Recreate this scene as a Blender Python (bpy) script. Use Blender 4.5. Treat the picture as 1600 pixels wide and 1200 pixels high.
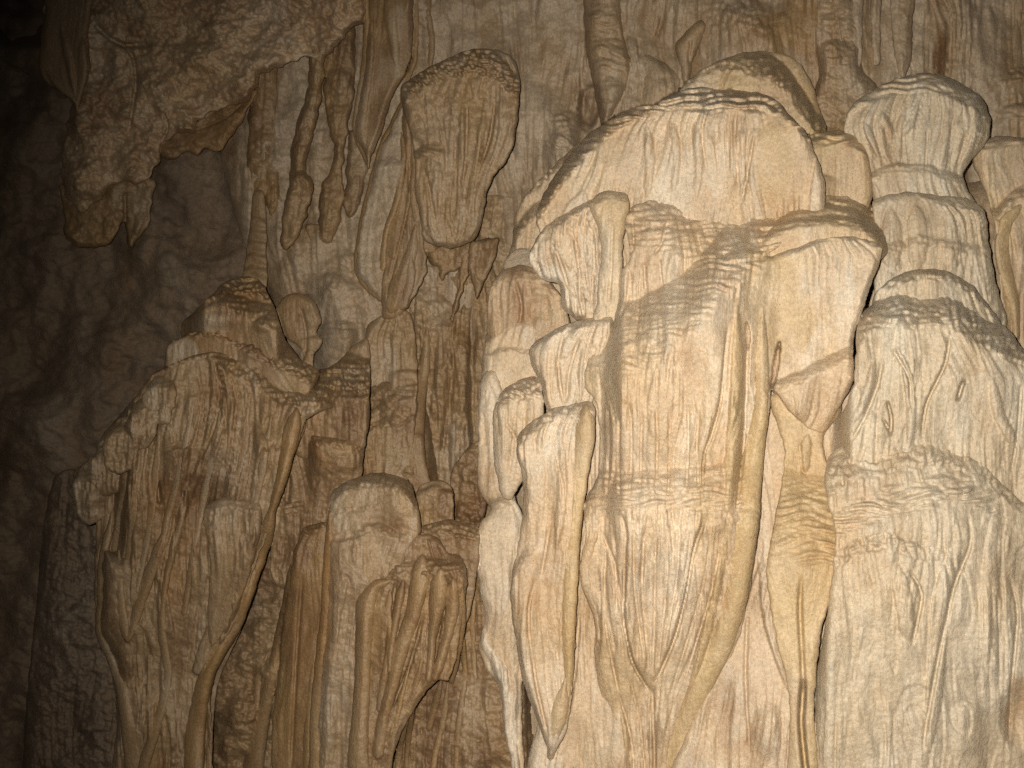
import bpy, math, zlib
import numpy as np
from mathutils import Vector

for o in list(bpy.data.objects):
    bpy.data.objects.remove(o, do_unlink=True)
scene = bpy.context.scene
COL = scene.collection

# ------------------------------------------------------------------ camera
W, H_ = 1600.0, 1200.0
CAM = np.array((0.0, 0.0, 1.6))
PITCH = math.radians(9.0)
HFOV = math.radians(53.0)
cd = bpy.data.cameras.new('camera'); cam = bpy.data.objects.new('camera', cd); COL.objects.link(cam)
cam.location = CAM; cam.rotation_euler = (math.radians(90) + PITCH, 0, 0)
cd.sensor_width = 36; cd.angle = HFOV; cd.clip_start = 0.05; cd.clip_end = 200
scene.camera = cam
TANH = math.tan(HFOV / 2)
FWD = np.array((0, math.cos(PITCH), math.sin(PITCH)))
UPV = np.array((0, -math.sin(PITCH), math.cos(PITCH)))
RGT = np.array((1.0, 0, 0))

# ------------------------------------------------------------------ light: the pitch-dark cave, lit by the one flash beside the lens
world = bpy.data.worlds.new('World'); scene.world = world; world.use_nodes = True
bg = world.node_tree.nodes['Background']
bg.inputs['Color'].default_value = (1.0, 0.86, 0.68, 1); bg.inputs['Strength'].default_value = 0.008
ld = bpy.data.lights.new('flash', 'SPOT'); lamp = bpy.data.objects.new('flash', ld); COL.objects.link(lamp)
ld.energy = 830; ld.color = (1.0, 0.93, 0.815); ld.shadow_soft_size = 0.012
ld.spot_size = math.radians(101); ld.spot_blend = 1.0
lamp.location = CAM + RGT * -0.085 + UPV * 0.06
aim = CAM + 4 * (FWD + RGT * 0.24 + UPV * -0.13)
lamp.rotation_euler = (Vector(aim) - Vector(lamp.location)).to_track_quat('-Z', 'Y').to_euler()
scene.view_settings.view_transform = 'Standard'; scene.view_settings.look = 'None'
scene.view_settings.exposure = 0.0; scene.view_settings.gamma = 1.0
scene.cycles.use_denoising = False; scene.cycles.use_adaptive_sampling = True; scene.cycles.adaptive_threshold = 0.03; scene.render.filter_size = 1.1; scene.cycles.max_bounces = 2; scene.cycles.diffuse_bounces = 2; scene.cycles.glossy_bounces = 1; scene.cycles.transmission_bounces = 0; scene.cycles.caustics_reflective = False

# ------------------------------------------------------------------ noise
_rs = np.random.RandomState(7)
PERM = _rs.permutation(512)
PERM = np.concatenate([PERM] * 3)
ANG = _rs.rand(512) * 2 * math.pi
GX, GY = np.cos(ANG), np.sin(ANG)
def noise(x, y, seed=0):
    x = x + seed * 37.13; y = y + seed * 11.71
    xi = np.floor(x); yi = np.floor(y); fx = x - xi; fy = y - yi
    xi = xi.astype(np.int64) & 511; yi = yi.astype(np.int64) & 511
    sx = fx * fx * fx * (fx * (fx * 6 - 15) + 10); sy = fy * fy * fy * (fy * (fy * 6 - 15) + 10)
    def g(a, b, dx, dy):
        h = PERM[PERM[a & 511] + (b & 511)] & 511
        return GX[h] * dx + GY[h] * dy
    a = g(xi, yi, fx, fy); b = g(xi + 1, yi, fx - 1, fy)
    c = g(xi, yi + 1, fx, fy - 1); d = g(xi + 1, yi + 1, fx - 1, fy - 1)
    return ((a + sx * (b - a)) + sy * ((c + sx * (d - c)) - (a + sx * (b - a)))) * 1.5
def fbm(x, y, seed=0, n=4, gain=0.5):
    t = 0; a = 1.0
    for i in range(n):
        t = t + a * noise(x, y, seed + i * 3); x, y = (x * .8 - y * .6) * 2.03, (x * .6 + y * .8) * 2.03; a *= gain
    return t
def smooth(x):
    x = np.clip(x, 0, 1); return x * x * (3 - 2 * x)

# ------------------------------------------------------------------ how far the cave wall is, metres, across the view
GU = [-700, -300, 0, 150, 300, 450, 620, 760, 900, 1050, 1250, 1450, 1600, 1900, 2300]
GD = [7.6, 6.8, 6.1, 5.85, 5.65, 5.45, 5.25, 5.1, 4.95, 4.8, 4.65, 4.65, 4.75, 4.9, 5.3]
def base_depth(u, v):
    return np.interp(u, GU, GD) + 0.0002 * (500 - v)
KPX = 2 * TANH / W
def world_pt(u, v, h):
    """pixel (u,v) standing h pixels proud of the cave wall -> world metres"""
    d0 = base_depth(u, v)
    D = d0 - h * d0 * KPX
    x = (u - W / 2) * KPX * D; y = (H_ / 2 - v) * KPX * D
    return CAM + x[..., None] * RGT + y[..., None] * UPV + D[..., None] * FWD

# ------------------------------------------------------------------ outlines
def spline(pts, closed=True, step=5.0):
    P = np.array(pts, float); n = len(P); out = []
    rng = range(n) if closed else range(n - 1)
    for i in rng:
        if closed: p0, p1, p2, p3 = P[i - 1], P[i], P[(i + 1) % n], P[(i + 2) % n]
        else: p0, p1, p2, p3 = P[max(i - 1, 0)], P[i], P[i + 1], P[min(i + 2, n - 1)]
        L = np.hypot(*(p2 - p1)[:2]); m = max(1, int(L / step))
        t = np.arange(m)[:, None] / m
        tens = 0.42
        m1 = (p2 - p0) * tens; m2 = (p3 - p1) * tens
        # keep tangents short next to short neighbours
        for mm, q in ((m1, p0), (m2, p3)):
            l = np.hypot(*mm[:2])
            if l > L: mm *= L / l
        out.append((2 * t**3 - 3 * t**2 + 1) * p1 + (t**3 - 2 * t**2 + t) * m1 + (-2 * t**3 + 3 * t**2) * p2 + (t**3 - t**2) * m2)
    if not closed: out.append(P[-1:])
    return np.concatenate(out)

class Grid:
    """a sheet of points over an outline, in pixels"""
    def __init__(s, poly, step, reach):
        s.step = step; s.poly = poly
        x0, y0 = poly.min(0) - 2 * step; x1, y1 = poly.max(0) + 2 * step
        s.x0, s.y0 = x0, y0
        s.nx = int((x1 - x0) / step) + 2; s.ny = int((y1 - y0) / step) + 2
        s.u = x0 + np.arange(s.nx) * step; s.v = y0 + np.arange(s.ny) * step
        s.U, s.V = np.meshgrid(s.u, s.v)
        ins = np.zeros((s.ny, s.nx), bool)
        n = len(poly)
        for i in range(n):
            a, b = poly[i], poly[(i + 1) % n]
            lo, hi = min(a[1], b[1]), max(a[1], b[1])
            if hi == lo: continue
            r0 = np.searchsorted(s.v, lo, 'right'); r1 = np.searchsorted(s.v, hi, 'right')
            if r1 <= r0: continue
            xs = a[0] + (s.v[r0:r1] - a[1]) * (b[0] - a[0]) / (b[1] - a[1])
            ins[r0:r1] ^= s.u[None, :] > xs[:, None]
        s.ins = ins
        s.d, s.nxp, s.nyp, _, _ = s.dist(poly, reach, closed=True, near=True)
    def dist(s, line, reach, closed=False, near=False, vals=None):
        d = np.full((s.ny, s.nx), float(reach)); px = s.U.copy(); py = s.V.copy()
        side = np.zeros_like(d); val = np.zeros_like(d)
        n = len(line)
        for i in range(n if closed else n - 1):
            a, b = line[i][:2], line[(i + 1) % n][:2]
            c0 = max(0, int((min(a[0], b[0]) - reach - s.x0) / s.step)); c1 = min(s.nx, int((max(a[0], b[0]) + reach - s.x0) / s.step) + 2)
            r0 = max(0, int((min(a[1], b[1]) - reach - s.y0) / s.step)); r1 = min(s.ny, int((max(a[1], b[1]) + reach - s.y0) / s.step) + 2)
            if c1 <= c0 or r1 <= r0: continue
            X = s.U[r0:r1, c0:c1]; Y = s.V[r0:r1, c0:c1]
            ab = b - a; L2 = ab @ ab + 1e-9
            t = np.clip(((X - a[0]) * ab[0] + (Y - a[1]) * ab[1]) / L2, 0, 1)
            qx = a[0] + t * ab[0]; qy = a[1] + t * ab[1]
            dd = np.hypot(X - qx, Y - qy)
            m = dd < d[r0:r1, c0:c1]
            d[r0:r1, c0:c1][m] = dd[m]
            if near:
                px[r0:r1, c0:c1][m] = qx[m]; py[r0:r1, c0:c1][m] = qy[m]
            cr = ab[0] * (Y - a[1]) - ab[1] * (X - a[0])
            side[r0:r1, c0:c1][m] = np.sign(cr[m])
            if vals is not None:
                vv = vals[i] + t * (vals[(i + 1) % n] - vals[i]); val[r0:r1, c0:c1][m] = vv[m]
        return d, px, py, side, val

def bell(t):                                  # rounded section of a rib, 1 at the middle, 0 at the edge
    return np.sqrt(np.clip(1 - t * t, 0, 1))

NL = [0]
CS = 2.0; CX0, CY0, CNX, CNY = -140.0, -140.0, 960, 760
CANVAS = np.full((CNY, CNX), -70.0)             # how proud the stone built so far stands, over the view
def canvas_at(u, v):
    c = np.clip(((u - CX0) / CS), 0, CNX - 1.001); r = np.clip(((v - CY0) / CS), 0, CNY - 1.001)
    ci, ri = c.astype(int), r.astype(int); fc, fr = c - ci, r - ri
    return (CANVAS[ri, ci] * (1 - fc) + CANVAS[ri, ci + 1] * fc) * (1 - fr) + (CANVAS[ri + 1, ci] * (1 - fc) + CANVAS[ri + 1, ci + 1] * fc) * fr
def canvas_add(x0, y0, st, ins, Hh):
    ny, nx = ins.shape
    c0 = max(0, int((x0 - CX0) / CS)); c1 = min(CNX, int((x0 + nx * st - CX0) / CS) + 1)
    r0 = max(0, int((y0 - CY0) / CS)); r1 = min(CNY, int((y0 + ny * st - CY0) / CS) + 1)
    if c1 <= c0 or r1 <= r0: return
    ci = np.clip(np.round((CX0 + np.arange(c0, c1) * CS - x0) / st).astype(int), 0, nx - 1)
    ri = np.clip(np.round((CY0 + np.arange(r0, r1) * CS - y0) / st).astype(int), 0, ny - 1)
    h = Hh[np.ix_(ri, ci)]; m = ins[np.ix_(ri, ci)]
    sub = CANVAS[r0:r1, c0:c1]; sub[m] = np.maximum(sub[m], h[m])
def sheet(outline, z=0, on=None, at=None, roll=(20, 20), fl=(0, 20, 0.6), feats=(), tint=(0.2, 0.2, 0.3), lump=8, rough=0, pop=0, wob=2.0, back=50, step=None, lean=0.0, closed_spline=True, seed=None, ripple=0, drape=None):
    """relief of one sheet of stone -> verts (world), quads, tint.  All lengths in pixels of the view at the wall."""
    step = step or STEP
    NL[0] += 1; sd = NL[0] if seed is None else seed
    P = spline(outline) if closed_spline else np.array(outline, float)
    # wander of the outline
    i = np.arange(len(P)); tx = np.roll(P, -1, 0) - np.roll(P, 1, 0); tl = np.hypot(tx[:, 0], tx[:, 1]) + 1e-6
    nrm = np.stack([-tx[:, 1] / tl, tx[:, 0] / tl], 1)
    wv = noise(P[:, 0] / 17, P[:, 1] / 17, sd) * wob + noise(P[:, 0] / 6, P[:, 1] / 6, sd + 5) * wob * 0.45
    P = P + nrm * wv[:, None]
    rw, rh = roll
    g = Grid(P, step, max(rw, 8))
    ins = g.ins
    # cells that touch the inside; their outside corners slide onto the outline
    cell = ins[:-1, :-1] | ins[1:, :-1] | ins[:-1, 1:] | ins[1:, 1:]
    used = np.zeros_like(ins); used[:-1, :-1] |= cell; used[1:, :-1] |= cell; used[:-1, 1:] |= cell; used[1:, 1:] |= cell
    out = used & ~ins
    g.U = np.where(out, g.nxp, g.U); g.V = np.where(out, g.nyp, g.V)
    d = np.where(out, 0, g.d); d = np.where(ins, d, 0)
    U, V = g.U, g.V
    Hh = np.full_like(U, float(z)) + lean * (V - V[used].mean())
    under = canvas_at(U, V)
    if at is not None:                        # springs from the stone behind it at this place
        ax, ay = np.meshgrid(np.arange(-6, 7, 3) + at[0], np.arange(-6, 7, 3) + at[1])
        Hh += np.median(canvas_at(ax, ay))
    if on is not None:                        # lies on the stone behind it: take its height along a line
        cl = spline(on, closed=False, step=8)
        hv = np.stack([canvas_at(cl[:, 0] + dx, cl[:, 1] + dy) for dx in (-6, -2, 2, 6) for dy in (-4, 4)])
        hv = np.sort(hv, 0)[3:6].mean(0); kz = np.hanning(17); kz /= kz.sum()
        hv = np.convolve(np.pad(hv, 8, 'edge'), kz, 'valid')
        _, _, _, _, bz = g.dist(cl, 90, vals=hv); Hh += bz
    x = np.clip(d / max(rw, 1e-3), 0, 1)
    rollv = 1 - np.sqrt(1 - (1 - x)**2)
    inner = smooth(d / 9.0)
    # flow coordinate: runs across the sheet, pinched where the sheet narrows
    uL = np.full(g.ny, np.nan); uR = uL.copy()
    rows = np.where(ins.any(1))[0]
    for r in rows:
        c = np.where(ins[r])[0]; uL[r], uR[r] = g.u[c[0]], g.u[c[-1]]
    ok = ~np.isnan(uL)
    uL = np.interp(np.arange(g.ny), np.where(ok)[0], uL[ok]); uR = np.interp(np.arange(g.ny), np.where(ok)[0], uR[ok])
    kk = np.ones(31) / 31
    if g.ny > 62:
        uL = np.convolve(np.pad(uL, 15, 'edge'), kk, 'valid'); uR = np.convolve(np.pad(uR, 15, 'edge'), kk, 'valid')
    mid = (uL + uR) / 2; half = np.maximum((uR - uL) / 2, 6); mh = half.mean()
    S = (U - mid[:, None]) / half[:, None] * mh
    amp, per, conv = fl; amp *= .85; per *= .85
    S = S * conv + (U - mid.mean()) * (1 - conv)
    T = [np.full_like(U, t) for t in tint]
    zone = np.zeros_like(U)
    for f in feats:
        if f[0] == 'F':                       # smooth patch: (cx, cy, rx, ry)
            q = ((U - f[1]) / f[3])**2 + ((V - f[2]) / f[4])**2; zone = np.maximum(zone, smooth((1.15 - q) / .6) * .8)
    for j, (sc, am) in enumerate(((70, .32), (55, .32), (65, .42))): T[j] = T[j] + am * noise(U / sc, V / (sc * 2.2), sd + 70 + j)
    # ledges first: they say where the upward slopes are
    for f in feats:
        if f[0] != 'L': continue
        _, pts, A, hg, L, rg = f[:6]; hl, hr_ = hg if isinstance(hg, tuple) else (hg, hg)
        if A > 15: A *= 1.4; hl *= 1.3; hr_ *= 1.3; L = min(L, 700)
        pts = spline(pts, closed=False); o = np.argsort(pts[:, 0]); lx, ly = pts[o, 0], pts[o, 1]
        lip = np.interp(U, lx, ly) + noise(U / 21, V * 0 + 0.3, sd + 9) * 3 + noise(U / 8, V * 0 + 0.7, sd + 19) * .6
        fade = 1.0
        span = lx[-1] - lx[0]
        for e, sg in ((0, 1), (-1, -1)):
            near = np.hypot(P[:, 0] - lx[e], P[:, 1] - ly[e]).min() < 24
            off, wd = (40, 40) if near else (0, min(110, span * .42))
            if len(f) > 6 and f[6][e]: off, wd = 0, f[6][e]
            fade = fade * smooth(((U - lx[e]) * sg + off) / wd)
        hgt = np.interp(U, [lx[0], lx[-1]], [hl, hr_]) * (1 + 0.16 * noise(U / 75, V * 0 + 0.1, sd + 29))
        t = V - lip
        up = np.clip(-t / hgt, 0, 1)
        prof = np.where(t < 0, .75 * (1 - up**2.1) + .25 * (1 - smooth(up)), 1 - smooth(t / L) * 0.9)
        soft = np.clip(t / 10 + 1, 0, 1)
        zz = smooth(up * 5) * smooth((1 - up) * 5) * fade * np.clip(75 / hgt, 0, 1)**2
        wob_ = (np.abs(noise(U / 58 + V / 70, V / 10.5 + noise(U / 45, V / 60, sd + 33) * .8, sd + 31)) - 0.25) * 1.25 + (np.abs(noise(U / 24, V / 6.5, sd + 37)) - 0.25) * 0.42 + noise(U / 12, V / 10, sd + 41) * 0.16
        style = f[7] if len(f) > 7 else (int(lx[0]) * 7 + int(ly[0]) * 3) % 3
        if style == 1:                        # grainy crust
            wob_ = (np.abs(noise((U + .4 * V) / 15, (V - .3 * U) / 8, sd + 31)) - .25) * 1.0 + noise(U / 7, V / 5, sd + 37) * .35 + .35 * wob_
        elif style == 2:                      # low drips that run over the edge
            wob_ = (np.abs(noise(U / 13, V / 26, sd + 31)) - .25) * .8 + noise(U / 7, V / 9, sd + 37) * .25 + .4 * wob_
        Hh += A * prof * fade + zz * rg * wob_
        zone = np.maximum(zone, zz * 0.85)
    # flutes: rounded drips with sharp creases between
    if amp > 0:
        wx = S + noise(S / 60, V / 190, sd + 2) * per * 0.9 + noise(U / 26, V / 120, sd + 3) * per * 0.2
        f1 = np.abs(noise(wx / per, V / (per * 13) + noise(wx / per / 2, V / 200, sd) * .4, sd + 4))
        f2 = np.abs(noise(wx / (per * .47), V / (per * 7), sd + 6))
        f3 = np.abs(noise(wx / (per * .24), V / (per * 4), sd + 8))
        bead = noise(wx / (per * .8), V / (per * 1.6), sd + 10)
        ff = (np.sqrt(f1 + .02) - .5) * .95 + (np.sqrt(f2 + .02) - .5) * .55 + (f3 - .25) * .42 + bead * .16
        mod = 0.2 + 1.1 * smooth(0.5 + .9 * noise(U / 90, V / 130, sd + 12))
        Hh += amp * ff * mod * inner * (1 - zone)
        # thin drapes lying over one another: long tear-shaped steps
        da, dp = drape or (amp * .5, per * 2.4)
        if da:
            qf = (noise(wx / dp, V / (dp * 9) + .3 * noise(U / 70, V / 160, sd + 60), sd + 61) + .28 * noise(wx / (dp * .45), V / (dp * 4), sd + 63)) * 2.6
            fr = qf - np.floor(qf)
            Hh += da * (np.floor(qf) + smooth(fr / .13) * (1 - .45 * fr) + .45 * fr * smooth(fr / .13)) * inner * (1 - zone) * smooth(.35 + 1.3 * noise(U / 130, V / 170, sd + 65) + .35)
            T[2] += .16 * noise(np.floor(qf) * 1.7, np.floor(qf) * .31 + .5, sd + 66); T[1] += .12 * noise(np.floor(qf) * 2.3, np.floor(qf) * .7 + .2, sd + 67)
        # pale crystal on the proud flutes, brown in the creases of the flow
        T[2] += 0.2 * (f1 - .3) + 0.1 * noise(wx / (per * .6), V / (per * 14), sd + 14)
        T[1] += 0.12 * np.clip(noise(wx / (per * 1.3), V / (per * 10), sd + 16), 0, 1)
    if lump: Hh += inner * lump * fbm(U / 95, V / 130, sd + 20, 3, .38)
    if rough: Hh += inner * rough * (fbm((U + .45 * V) / 44, (V - .35 * U) / 34, sd + 22, 5, .6))
    if pop:
        a = np.abs(noise((U + .7 * V) / 22, (V - .6 * U) / 20, sd + 24)); b = np.abs(noise((U - .5 * V) / 10, (V + .6 * U) / 9.5, sd + 26))
        Hh += inner * pop * (np.sqrt(a + .01) + .45 * np.sqrt(b + .01) - .7)
    if ripple: Hh += inner * ripple * (np.abs(noise(U / 46, V / 10 + noise(U / 40, V / 60, sd) * 1.5, sd + 28)) - .2)
    for f in feats:
        k = f[0]
        if k == 'R':                          # rib along a line of (x, y, radius)
            _, pts, hh = f[:3]; tn = f[3] if len(f) > 3 else None
            pl = spline(pts, closed=False); rmax = max(p[2] for p in pts)
            ii = np.arange(len(pl)); tp = np.clip(np.minimum(ii + .6, (len(pl) - ii) * 1.3) / max(3, len(pl) * .3), .05, 1)**.8
            dd, _, _, _, rad = g.dist(pl, rmax + 2, vals=pl[:, 2] * tp)
            w = bell(dd / np.maximum(rad, .5)); w = np.where(dd < rmax + 1.9, w, 0)
            Hh += hh * rad / rmax * w
            if tn is not None:
                ww = smooth(w * 1.6)
                for q in range(3): T[q] += (tn[q] - T[q]) * ww
        elif k == 'G':                        # crease
            _, pts, wd, dp = f[:4]
            pl = spline(pts, closed=False)
            vv = np.clip(np.minimum(np.arange(len(pl)), np.arange(len(pl))[::-1]) / max(2, len(pl) * .16), 0.05, 1)
            dd, _, _, _, val = g.dist(pl, wd * 3.2, vals=vv)
            wd = max(1.9, wd * .62); Hh -= dp * .8 * val * np.exp(-(dd / wd)**2)
        elif k == 'S':                        # one drape lying over the next: a step that fades on the high side
            _, pts, A, wd, sgn = f[:5]
            pl = spline(pts, closed=False)
            vv = np.clip(np.minimum(np.arange(len(pl)), np.arange(len(pl))[::-1]) / max(2, len(pl) * .2), 0.0, 1)
            dd, _, _, side, val = g.dist(pl, wd, vals=vv)
            q = np.clip(dd / wd, 0, 1); edge = np.sqrt(np.clip(1 - (1 - np.clip(dd / 5.0, 0, 1))**2, 0, 1))
            Hh += np.where(side == sgn, A * val * edge * (1 - smooth(q)), 0)
        elif k == 'B':                        # bump or hollow
            _, cx, cy, rx, ry, hh = f[:6]
            q = ((U - cx) / rx)**2 + ((V - cy) / ry)**2
            Hh += hh * np.clip(1 - q, 0, 1)**1.5
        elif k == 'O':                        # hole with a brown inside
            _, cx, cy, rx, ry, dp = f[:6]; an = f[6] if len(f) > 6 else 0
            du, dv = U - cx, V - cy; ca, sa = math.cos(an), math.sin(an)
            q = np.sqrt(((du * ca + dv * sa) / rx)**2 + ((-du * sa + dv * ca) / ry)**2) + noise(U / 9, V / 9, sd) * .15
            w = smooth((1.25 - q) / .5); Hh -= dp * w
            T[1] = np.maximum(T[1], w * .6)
        elif k == 'T':                        # patch of another mineral: (cx, cy, rx, ry, tint, strength)
            _, cx, cy, rx, ry, tn, stg = f[:7]
            q = ((U - cx) / rx)**2 + ((V - cy) / ry)**2 + noise(U / 26, V / 50, sd + 50) * .9
            w = smooth(1.2 - q) * stg
            for j in range(3): T[j] += (tn[j] - T[j]) * w
    # the rim turns back, but no further than the stone behind it
    if 400 <= rh < 800:                             # grown onto it: only gently rounded
        Hh = Hh - np.clip(np.minimum(.45 * rw, Hh - (under - 4)), 0, None) * rollv
    else: Hh = Hh - np.minimum(rh, Hh - (under - 4)) * rollv
    canvas_add(g.x0, g.y0, step, ins, Hh)
    idx = np.full(ins.shape, -1, np.int64); sel = np.where(used); n = len(sel[0]); idx[sel] = np.arange(n)
    cy, cx = np.where(cell)
    q = np.stack([idx[cy, cx], idx[cy + 1, cx], idx[cy + 1, cx + 1], idx[cy, cx + 1]], 1)
    u, v, h = U[sel], V[sel], Hh[sel]
    tn = np.stack([np.clip(t[sel], 0, 1) for t in T], 1)
    if back:
        e = np.concatenate([q[:, [0, 1]], q[:, [1, 2]], q[:, [2, 3]], q[:, [3, 0]]])
        key = np.minimum(e[:, 0], e[:, 1]) * (n + 1) + np.maximum(e[:, 0], e[:, 1])
        _, first, cnt = np.unique(key, return_index=True, return_counts=True)
        be = e[first[cnt == 1]]
        bv = np.unique(be); m = {}
        mp = np.full(n, -1, np.int64); mp[bv] = n + np.arange(len(bv))
        # the edge turns away behind, a little inwards
        cxm, cym = u.mean(), v.mean()
        gu = u[bv] + np.clip((cxm - u[bv]) * .06, -back * .35, back * .35); gv = v[bv] + np.clip((cym - v[bv]) * .03, -back * .2, back * .2)
        u = np.concatenate([u, gu]); v = np.concatenate([v, gv]); h = np.concatenate([h, h[bv] - back])
        tn = np.concatenate([tn, tn[bv]])
        q = np.concatenate([q, np.stack([be[:, 1], be[:, 0], mp[be[:, 0]], mp[be[:, 1]]], 1)])
    return world_pt(u, v, h), q, tn

TRI = [0]
def mesh_from(name, verts, quads, tn, mat):
    me = bpy.data.meshes.new(name)
    me.vertices.add(len(verts)); me.vertices.foreach_set('co', verts.astype(np.float32).ravel())
    me.loops.add(quads.size); me.loops.foreach_set('vertex_index', quads.astype(np.int32).ravel())
    me.polygons.add(len(quads))
    me.polygons.foreach_set('loop_start', np.arange(0, quads.size, 4, dtype=np.int32))
    me.polygons.foreach_set('use_smooth', np.ones(len(quads), bool))
    me.update(calc_edges=True); me.validate()
    at = me.color_attributes.new('mineral', 'FLOAT_COLOR', 'POINT')
    at.data.foreach_set('color', np.concatenate([tn, np.ones((len(tn), 1))], 1).astype(np.float32).ravel())
    me.materials.append(mat); TRI[0] += 2 * len(quads)
    return me

STEP = 1.9
def part(parent, name, outline, label=None, mat=None, **kw):
    v, q, t = sheet(outline, **kw)
    me = mesh_from(name, v - np.array(parent['_base'])[None], q, t, mat or M_FLOW)
    o = bpy.data.objects.new(name, me); COL.objects.link(o); o.parent = parent
    if label: o['label'] = label
    return o
def thing(name, label, cat, base, group=None):
    """an Empty standing at pixel base=(u, v, proud)"""
    o = bpy.data.objects.new(name, None); COL.objects.link(o)
    b = world_pt(np.array([float(base[0])]), np.array([float(base[1])]), np.array([float(base[2])]))[0]
    o.location = b; o.empty_display_size = .1
    o['_base'] = tuple(b); o['label'] = label; o['category'] = cat
    if group: o['group'] = group
    return o
def solo(name, label, cat, outline, group=None, mat=None, **kw):
    """a thing that is one mesh"""
    v, q, t = sheet(outline, **kw)
    b = v[v[:, 2].argmin()] if kw.get('hang') is None else v.mean(0)
    me = mesh_from(name, v - b, q, t, mat or M_FLOW)
    o = bpy.data.objects.new(name, me); COL.objects.link(o); o.location = b
    o['label'] = label; o['category'] = cat
    if group: o['group'] = group
    return o
def tube_outline(pts):
    """outline round a centre line of (x, y, radius)"""
    c = spline(pts, closed=False, step=12)
    t = np.gradient(c[:, :2], axis=0); t /= np.hypot(t[:, 0], t[:, 1])[:, None] + 1e-9
    n = np.stack([-t[:, 1], t[:, 0]], 1)
    L = c[:, :2] + n * c[:, 2:3]; R = c[:, :2] - n * c[:, 2:3]
    tip = c[-1, :2] + t[-1] * c[-1, 2] * .8; top = c[0, :2] - t[0] * c[0, 2] * .8
    return [tuple(p) for p in np.concatenate([[top], L, [tip], R[::-1]])]
def rib(parent, name, pts, label=None, lift=.55, flat=.8, **kw):
    r = max(p[2] for p in pts)
    pts = [(*pts[0][:2], pts[0][2] * .3)] + [((pts[0][0] * .6 + pts[1][0] * .4), (pts[0][1] * .6 + pts[1][1] * .4), pts[0][2] * .45 + pts[1][2] * .4)] + list(pts[1:])
    kw.setdefault('tint', (.75, .25, .1)); kw.setdefault('wob', 1.2); kw.setdefault('lump', 3); kw.setdefault('back', 25)
    kw.setdefault('fl', (0, 20, .5)); kw.setdefault('ripple', .8)
    return part(parent, name, tube_outline(pts), label, z=r * lift, roll=(r, r * flat), on=[p[:2] for p in pts], **kw)

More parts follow.
